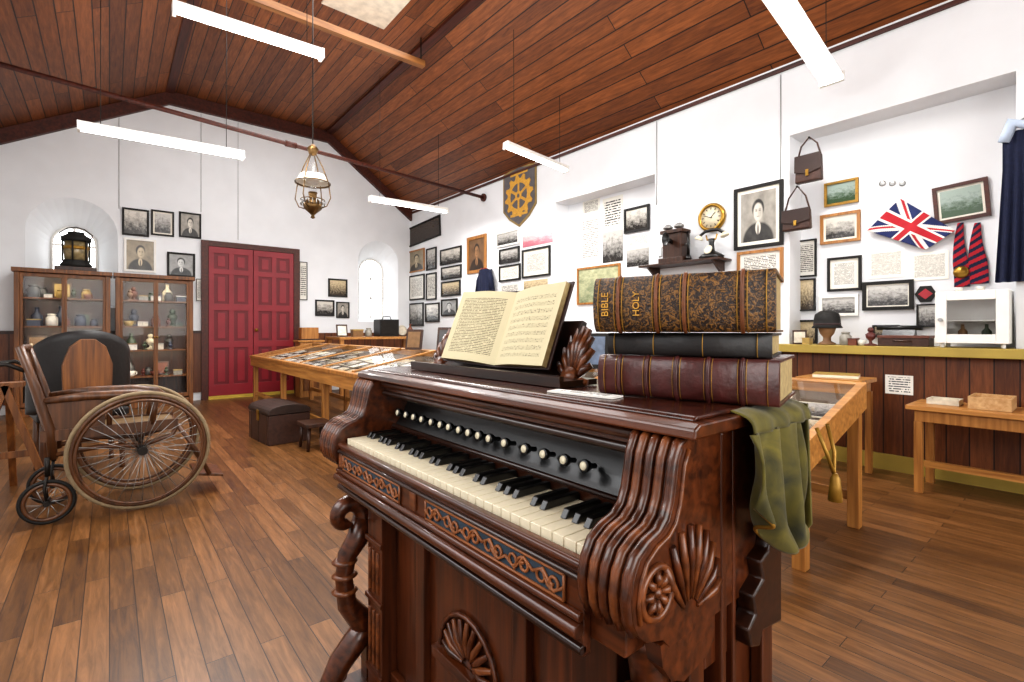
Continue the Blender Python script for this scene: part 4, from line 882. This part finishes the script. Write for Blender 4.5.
for y0,y1 in ((1.24,1.33),(.45,.54)):
    b.box(.565,.61,y0,y1,.05,.64,orgz)
    for z in (.10,.3,.46,.60): b.box(.558,.566,y0-.006,y1+.006,z,z+.014,org)
    for k in range(3): b.tube([(.564,y0+.02+k*.025,.13),(.564,y0+.02+k*.025,.28)],.007,orgl,6); b.tube([(.564,y0+.02+k*.025,.33),(.564,y0+.02+k*.025,.445)],.007,orgl,6)
b.box(.59,.61,.54,1.24,.56,.64,org); b.box(.59,.61,.54,1.24,.05,.12,org)
for y in (.70,1.08): b.box(.592,.61,y-.02,y+.02,.12,.56,orgz)
b.tube([(.59,.54,.555),(.59,1.24,.555)],.007,orgd,8)
for k in range(11):
    a=math.radians(8+k*16.4); b.tube([(.606,.89+.02*math.cos(a),.31+.02*math.sin(a)),(.600,.89+.06*math.cos(a),.31+.06*math.sin(a)),(.604,.89+.10*math.cos(a),.31+.10*math.sin(a))],[.004,.009,.006],orgl if k%2 else org,6)
b.tube([(.603,.89+.11*math.cos(math.radians(t*18)),.31+.11*math.sin(math.radians(t*18))) for t in range(11)],.006,org,6)
b.box(.59,.61,.76,1.02,.28,.305,org)
b.done('knee_panel',e,'recessed lower panel with carved shell',bev=.002)
def scroll(y):
    b=B(TR(.03,0,0)); 
    def spiral(cx,cz,r,t0,t1,s,n=18): return [(cx+r*(1-.75*i/(n-1))*math.cos(t0+(t1-t0)*i/(n-1)),y,cz+r*(1-.75*i/(n-1))*math.sin(t0+(t1-t0)*i/(n-1))*s) for i in range(n)]
    up=spiral(.50,.51,.052,-.4,5.2,1)
    b.tube(up,[.03-.014*i/17 for i in range(18)],org,10)
    b.tube([(.55,y,.49),(.555,y,.54),(.545,y,.59),(.54,y,.62),(.54,y,.645)],[.03,.028,.026,.028,.028],org,10)
    b.tube([(.548,y,.50),(.53,y,.44),(.50,y,.40),(.49,y,.34),(.50,y,.26),(.54,y,.20),(.57,y,.15)],[.03,.032,.028,.025,.028,.034,.034],org,10)
    for z in (.30,.345,.385): b.lathe([(.024,-.008),(.037,0),(.024,.008)],(.493,y,z),orgl,12)
    b.tube([(.575,y,.19),(.53,y,.15),(.48,y,.10),(.45,y,.05),(.43,y,.03)],[.034,.036,.034,.03,.022],org,10)
    dn=spiral(.475,.055,.04,2.2,6.8,-1); b.tube(dn,[.018-.008*i/17 for i in range(18)],orgl,8)
    b.box(.43,.575,y-.035,y+.035,0,.03,org); b.prism([(.55,.03),(.575,.03),(.575,.2),(.55,.2)],'y',y-.02,y+.02,org)
    b.done('scroll_leg',e,'carved S-scroll front organ leg')
scroll(1.395); scroll(.405)
b=B(TR(-.02,0,.075)); b.prism([(.868,.655),(.83,.66),(.82,.63),(.79,.62),(.80,.59),(.765,.575),(.775,.545),(.75,.53),(.76,.50),(.79,.49),(.80,.51),(.868,.50)],'y',YA-.022,YA+.007,orgd,True); b.done('end_handle_bracket',e,bev=.004)
b=B()
LR=math.radians(22)
MR=TR(.745,0,.936)@Matrix.Rotation(LR,4,'Y')
b.M=MR; b.box(.012,.026,.74,1.26,.0,.15,orgd); b.M=Matrix.Identity(4); b.box(.69,.80,.69,1.31,.935,.947,orgd); b.box(.688,.70,.69,1.31,.947,.957,orgd)
b.M=MR
for yc in (.735,1.27):
    for k in range(11):
        a=math.radians(k*18); b.tube([(.018,yc+.01*math.cos(a),.012+.01*math.sin(a)),(.012,yc+.035*math.cos(a),.012+.08*math.sin(a)),(.018,yc+.05*math.cos(a),.012+.125*math.sin(a))],[.003,.009,.007],org if k%2 else orgl,6)
    b.lathe([(.022,0),(.02,.008),(0,.012)],(.012,yc,.02),orgl,12,RY(-90))
b.done('music_rack',e,'carved music rack with fan ends')
# ---------- hymn book ----------
e=T('open_music_book',(.74,.97,.958),'open hymn book with yellowed pages on rack','book')
MB=TR(.746,.985,.9585)@Matrix.Rotation(LR,4,'Y')
cov=plain('oxblood_cover','#2b120e',.5,0,.2,30)
PW,PH=.208,.202
b=B(MB)
for s in (-1,1): b.prism([(0.006,0),(.011,0),(-.010,s*(PW+.01)),(-.015,s*(PW+.01))],'z',0,PH+.01,cov)
b.done('book_cover',e,bev=.001)
for s in (-1,1):
    b=B(MB); N=20
    def fr2(u,v,s=s):
        q=(1-u) if s>0 else u
        bul=-.018*math.sin(min(1,q*1.4)*math.pi*.62)-.014*q+.003
        return (bul,s*q*PW,.004+v*PH)
    b.grid(fr2,N,6,docmat('hymn_text',44,'#cbc09c','#6a6048',.45) if s>0 else docmat('music_staves',11,'#cbc09c','#5a5240',.5,True))
    for v in (0,1): b.add([fr2(i/N,v) for i in range(N+1)]+[( .004-.014*((1-i/N) if s>0 else i/N),fr2(i/N,v)[1],fr2(i/N,v)[2]) for i in range(N+1)],[(i,i+1,N+2+i,N+1+i) for i in range(N)],pages)
    q0=0 if s>0 else 1; a0=fr2(q0,0); a1=fr2(q0,1); b.add([a0,a1,(-.010,a1[1],a1[2]),(-.010,a0[1],a0[2])],[(0,1,2,3)],pages)
    b.done('page_block',e,'printed hymn page of old book' if s>0 else 'yellowed page of music staves',norm=False)
# ---------- closed books ----------
def book(name,label,cx,cy,ang,z0,th,L,Wd,mat,ribs,rm,extra=None,round_=.35):
    z0+=.0008; e=T(name,(cx,cy,z0),label,'book'); M=TR(cx,cy,z0)@RZ(ang)
    r=th/2; n_=12
    outer=[(-(r*round_)*math.sin(math.pi*k/n_)*1.0,r-r*math.cos(math.pi*k/n_)) for k in range(n_+1)]
    c=.004
    b=B(M); b.prism(outer+[(Wd,th),(Wd,th-c),(.004,th-c),(.004,c),(Wd,c),(Wd,0)],'y',0,L,mat,True)
    for yb in ribs: b.tube([(p[0]-.0005,yb,p[1]) for p in outer],.0032,rm,8)
    b.done('book_cover',e,bev=0)
    b=B(M); b.box(.0045,Wd-.008,.004,L-.004,c+.0003,th-c-.0003,pages); b.done('page_block',e)
    return e,M,outer
redl=plain('oxblood_leather','#431b18',.4,0,.3,50,.5,.1)
e1,M1,o1=book('leather_book','large maroon leather-bound book with raised spine bands',.770,.31,15,.934,.070,.29,.20,redl,[.05,.10,.15,.20,.25],redl)
b=B(M1)
for yb in (.015,.044,.056,.094,.106,.144,.156,.194,.206,.244,.256,.278): b.tube([(p[0]-.0003,yb,p[1]) for p in o1],.0006,gold,5)
b.done('gilt_lines',e1)
e2,M2,o2=book('leather_book','slim black leather-bound book with gilt lines',.780,.325,18,1.0058,.038,.262,.19,leather,[],leather)
b=B(M2)
for yb in (.02,.10,.18,.25): b.tube([(p[0]-.0004,yb,p[1]) for p in o2],.0008,gold,5)
b.done('gilt_lines',e2)
bib=twotone('tooled_bible_leather','#21130b','#7d5622',150,.54,.5,soft=.08,bump=.5)
bibr=plain('worn_tan_band','#6b3d1d',.5,0,.35,60,.4)
e3,M3,o3=book('family_bible','thick black family bible with worn gilt tooling',.770,.315,19,1.0455,.096,.285,.20,bib,[.045,.13,.175,.24],bibr)
b=B(M3)
for yb in (.012,.038,.052,.124,.136,.169,.181,.233,.247,.276): b.tube([(p[0]-.0004,yb,p[1]) for p in o3],.0009,gold,5)
b.done('gilt_lines',e3)
def spine_text(s,size,y,par,M,x=-.019,z=.048):
    m=M@TR(x,y,z)@Matrix(((0,0,-1,0),(0,1,0,0),(1,0,0,0),(0,0,0,1)))
    return text(s,size,m,goldy,'gilt_lettering',par)
spine_text('BIBLE',.018,.2625,e3,M3,-.0172); spine_text('HOLY',.016,.2075,e3,M3,-.0172)
b=B(TR(.66,.60,.9337)@RZ(8)); b.box(-.018,.018,-.07,.07,0,.003,whitem); b.quad([(-.017,.069,.0032),(-.017,-.069,.0032),(.017,-.069,.0032),(.017,.069,.0032)],docmat('card_text',4,'#eceae4','#333333',.5,False,.12)); b.done('name_card',None,'small white printed card lying on organ top','card',norm=False)
# ---------- velvet cloth ----------
velv=twotone('green_gold_velvet','#191c09','#6f651b',11,.5,.8,soft=.22,bump=.25)
velv.node_tree.nodes['Principled BSDF'].inputs['Sheen Weight'].default_value=.15
def cl(u,v):
    x=.695+.215*u+.010*math.sin(v*5+1)*v+.010*math.sin(u*13+v*3)*v
    f=.5+.5*math.sin(u*21+1.3*math.sin(v*2.6+.5))
    g=math.sin(u*37+v*5)*.0025
    y=.335-.006-.036*f*(.3+v*.7)-g
    z=.902-(.20+.03*math.sin(u*6+.4)+.010*math.sin(u*21+1))*v*(.45+.55*min(1,u*1.8))
    if u>.85: y+=(u-.85)*.4
    return (x,y,z)
ee=T('velvet_cloth',(.82,.31,.68),'olive green velvet cloth draped off the organ','cloth')
b=B(); b.grid(cl,90,50,velv); b.done('cloth_drape',ee,norm=False,solid=.004)
b=B(); b.grid(lambda u,v:(.912+.010*math.sin(u*12)+.02*v,.325+.22*u,.925-(.21+.04*math.sin(u*8))*v),30,24,velv); b.done('cloth_side_fold',ee,norm=False,solid=.004)
b=B(); b.grid(lambda u,v:(.71+.205*u,.318+.04*v-.012*math.sin(math.pi*v)+.003*math.sin(u*22),.900+.032*v+.006*math.sin(math.pi*v)),40,8,velv); b.done('cloth_top_fold',ee,norm=False,solid=.003)
b=B()
b.tube([cl(k/60,1) for k in range(61)],.003,gold,6)
b.done('cloth_fringe',ee,'gold thread braid on cloth hem')
b=B(); b.tube([(.84,.285,.90),(.845,.272,.86),(.86,.268,.83),(.875,.272,.86),(.885,.285,.90)],.003,gold,8); b.lathe([(.003,0),(.007,-.008),(.008,-.02),(.010,-.042),(0,-.042)],(.86,.266,.83),gold,10); b.done('cord_tassel',ee,'gold twisted cord with tassel')
# ================= LIGHT =================
def area(loc,rot,sx,sy,en,col=(1,1,1)):  # soft fill lamps added to brighten the room evenly, no visible source
    l=bpy.data.lights.new('fill_light','AREA'); l.shape='RECTANGLE'; l.size=sx; l.size_y=sy; l.energy=en; l.color=col
    o=bpy.data.objects.new('fill_light',l); SC.collection.objects.link(o); o.location=loc; o.rotation_euler=[math.radians(a) for a in rot]
area((1.2,-2.8,2.0),(80,0,0),4.5,2.4,160,(1,.99,.97))  # added fill from behind the camera
area((-1.22,2.0,2.2),(0,-80,0),1.6,3.5,85,(.97,.985,1))  # added fill by the left wall, as if from unseen windows
area((1.8,4.2,4.3),(0,0,0),1.8,6,150,(.99,.995,1))  # added overhead fill just below the ceiling
area((1.5,3.5,2.4),(180,0,0),2.4,6,65,(1,.985,.96))  # added upward fill to brighten the ceiling boards
w=bpy.data.worlds.new('World'); SC.world=w; w.use_nodes=True; w.node_tree.nodes['Background'].inputs[0].default_value=(.95,.97,1,1); w.node_tree.nodes['Background'].inputs[1].default_value=.6
cam=bpy.data.cameras.new('Camera'); co=bpy.data.objects.new('Camera',cam); SC.collection.objects.link(co); SC.camera=co
co.location=(0,0,CH); co.rotation_euler=(math.radians(90),0,-math.atan2(SN,CS)); cam.sensor_width=36; cam.lens=FP/1024*36; cam.shift_y=-(341-HY)/1024; cam.clip_start=.02
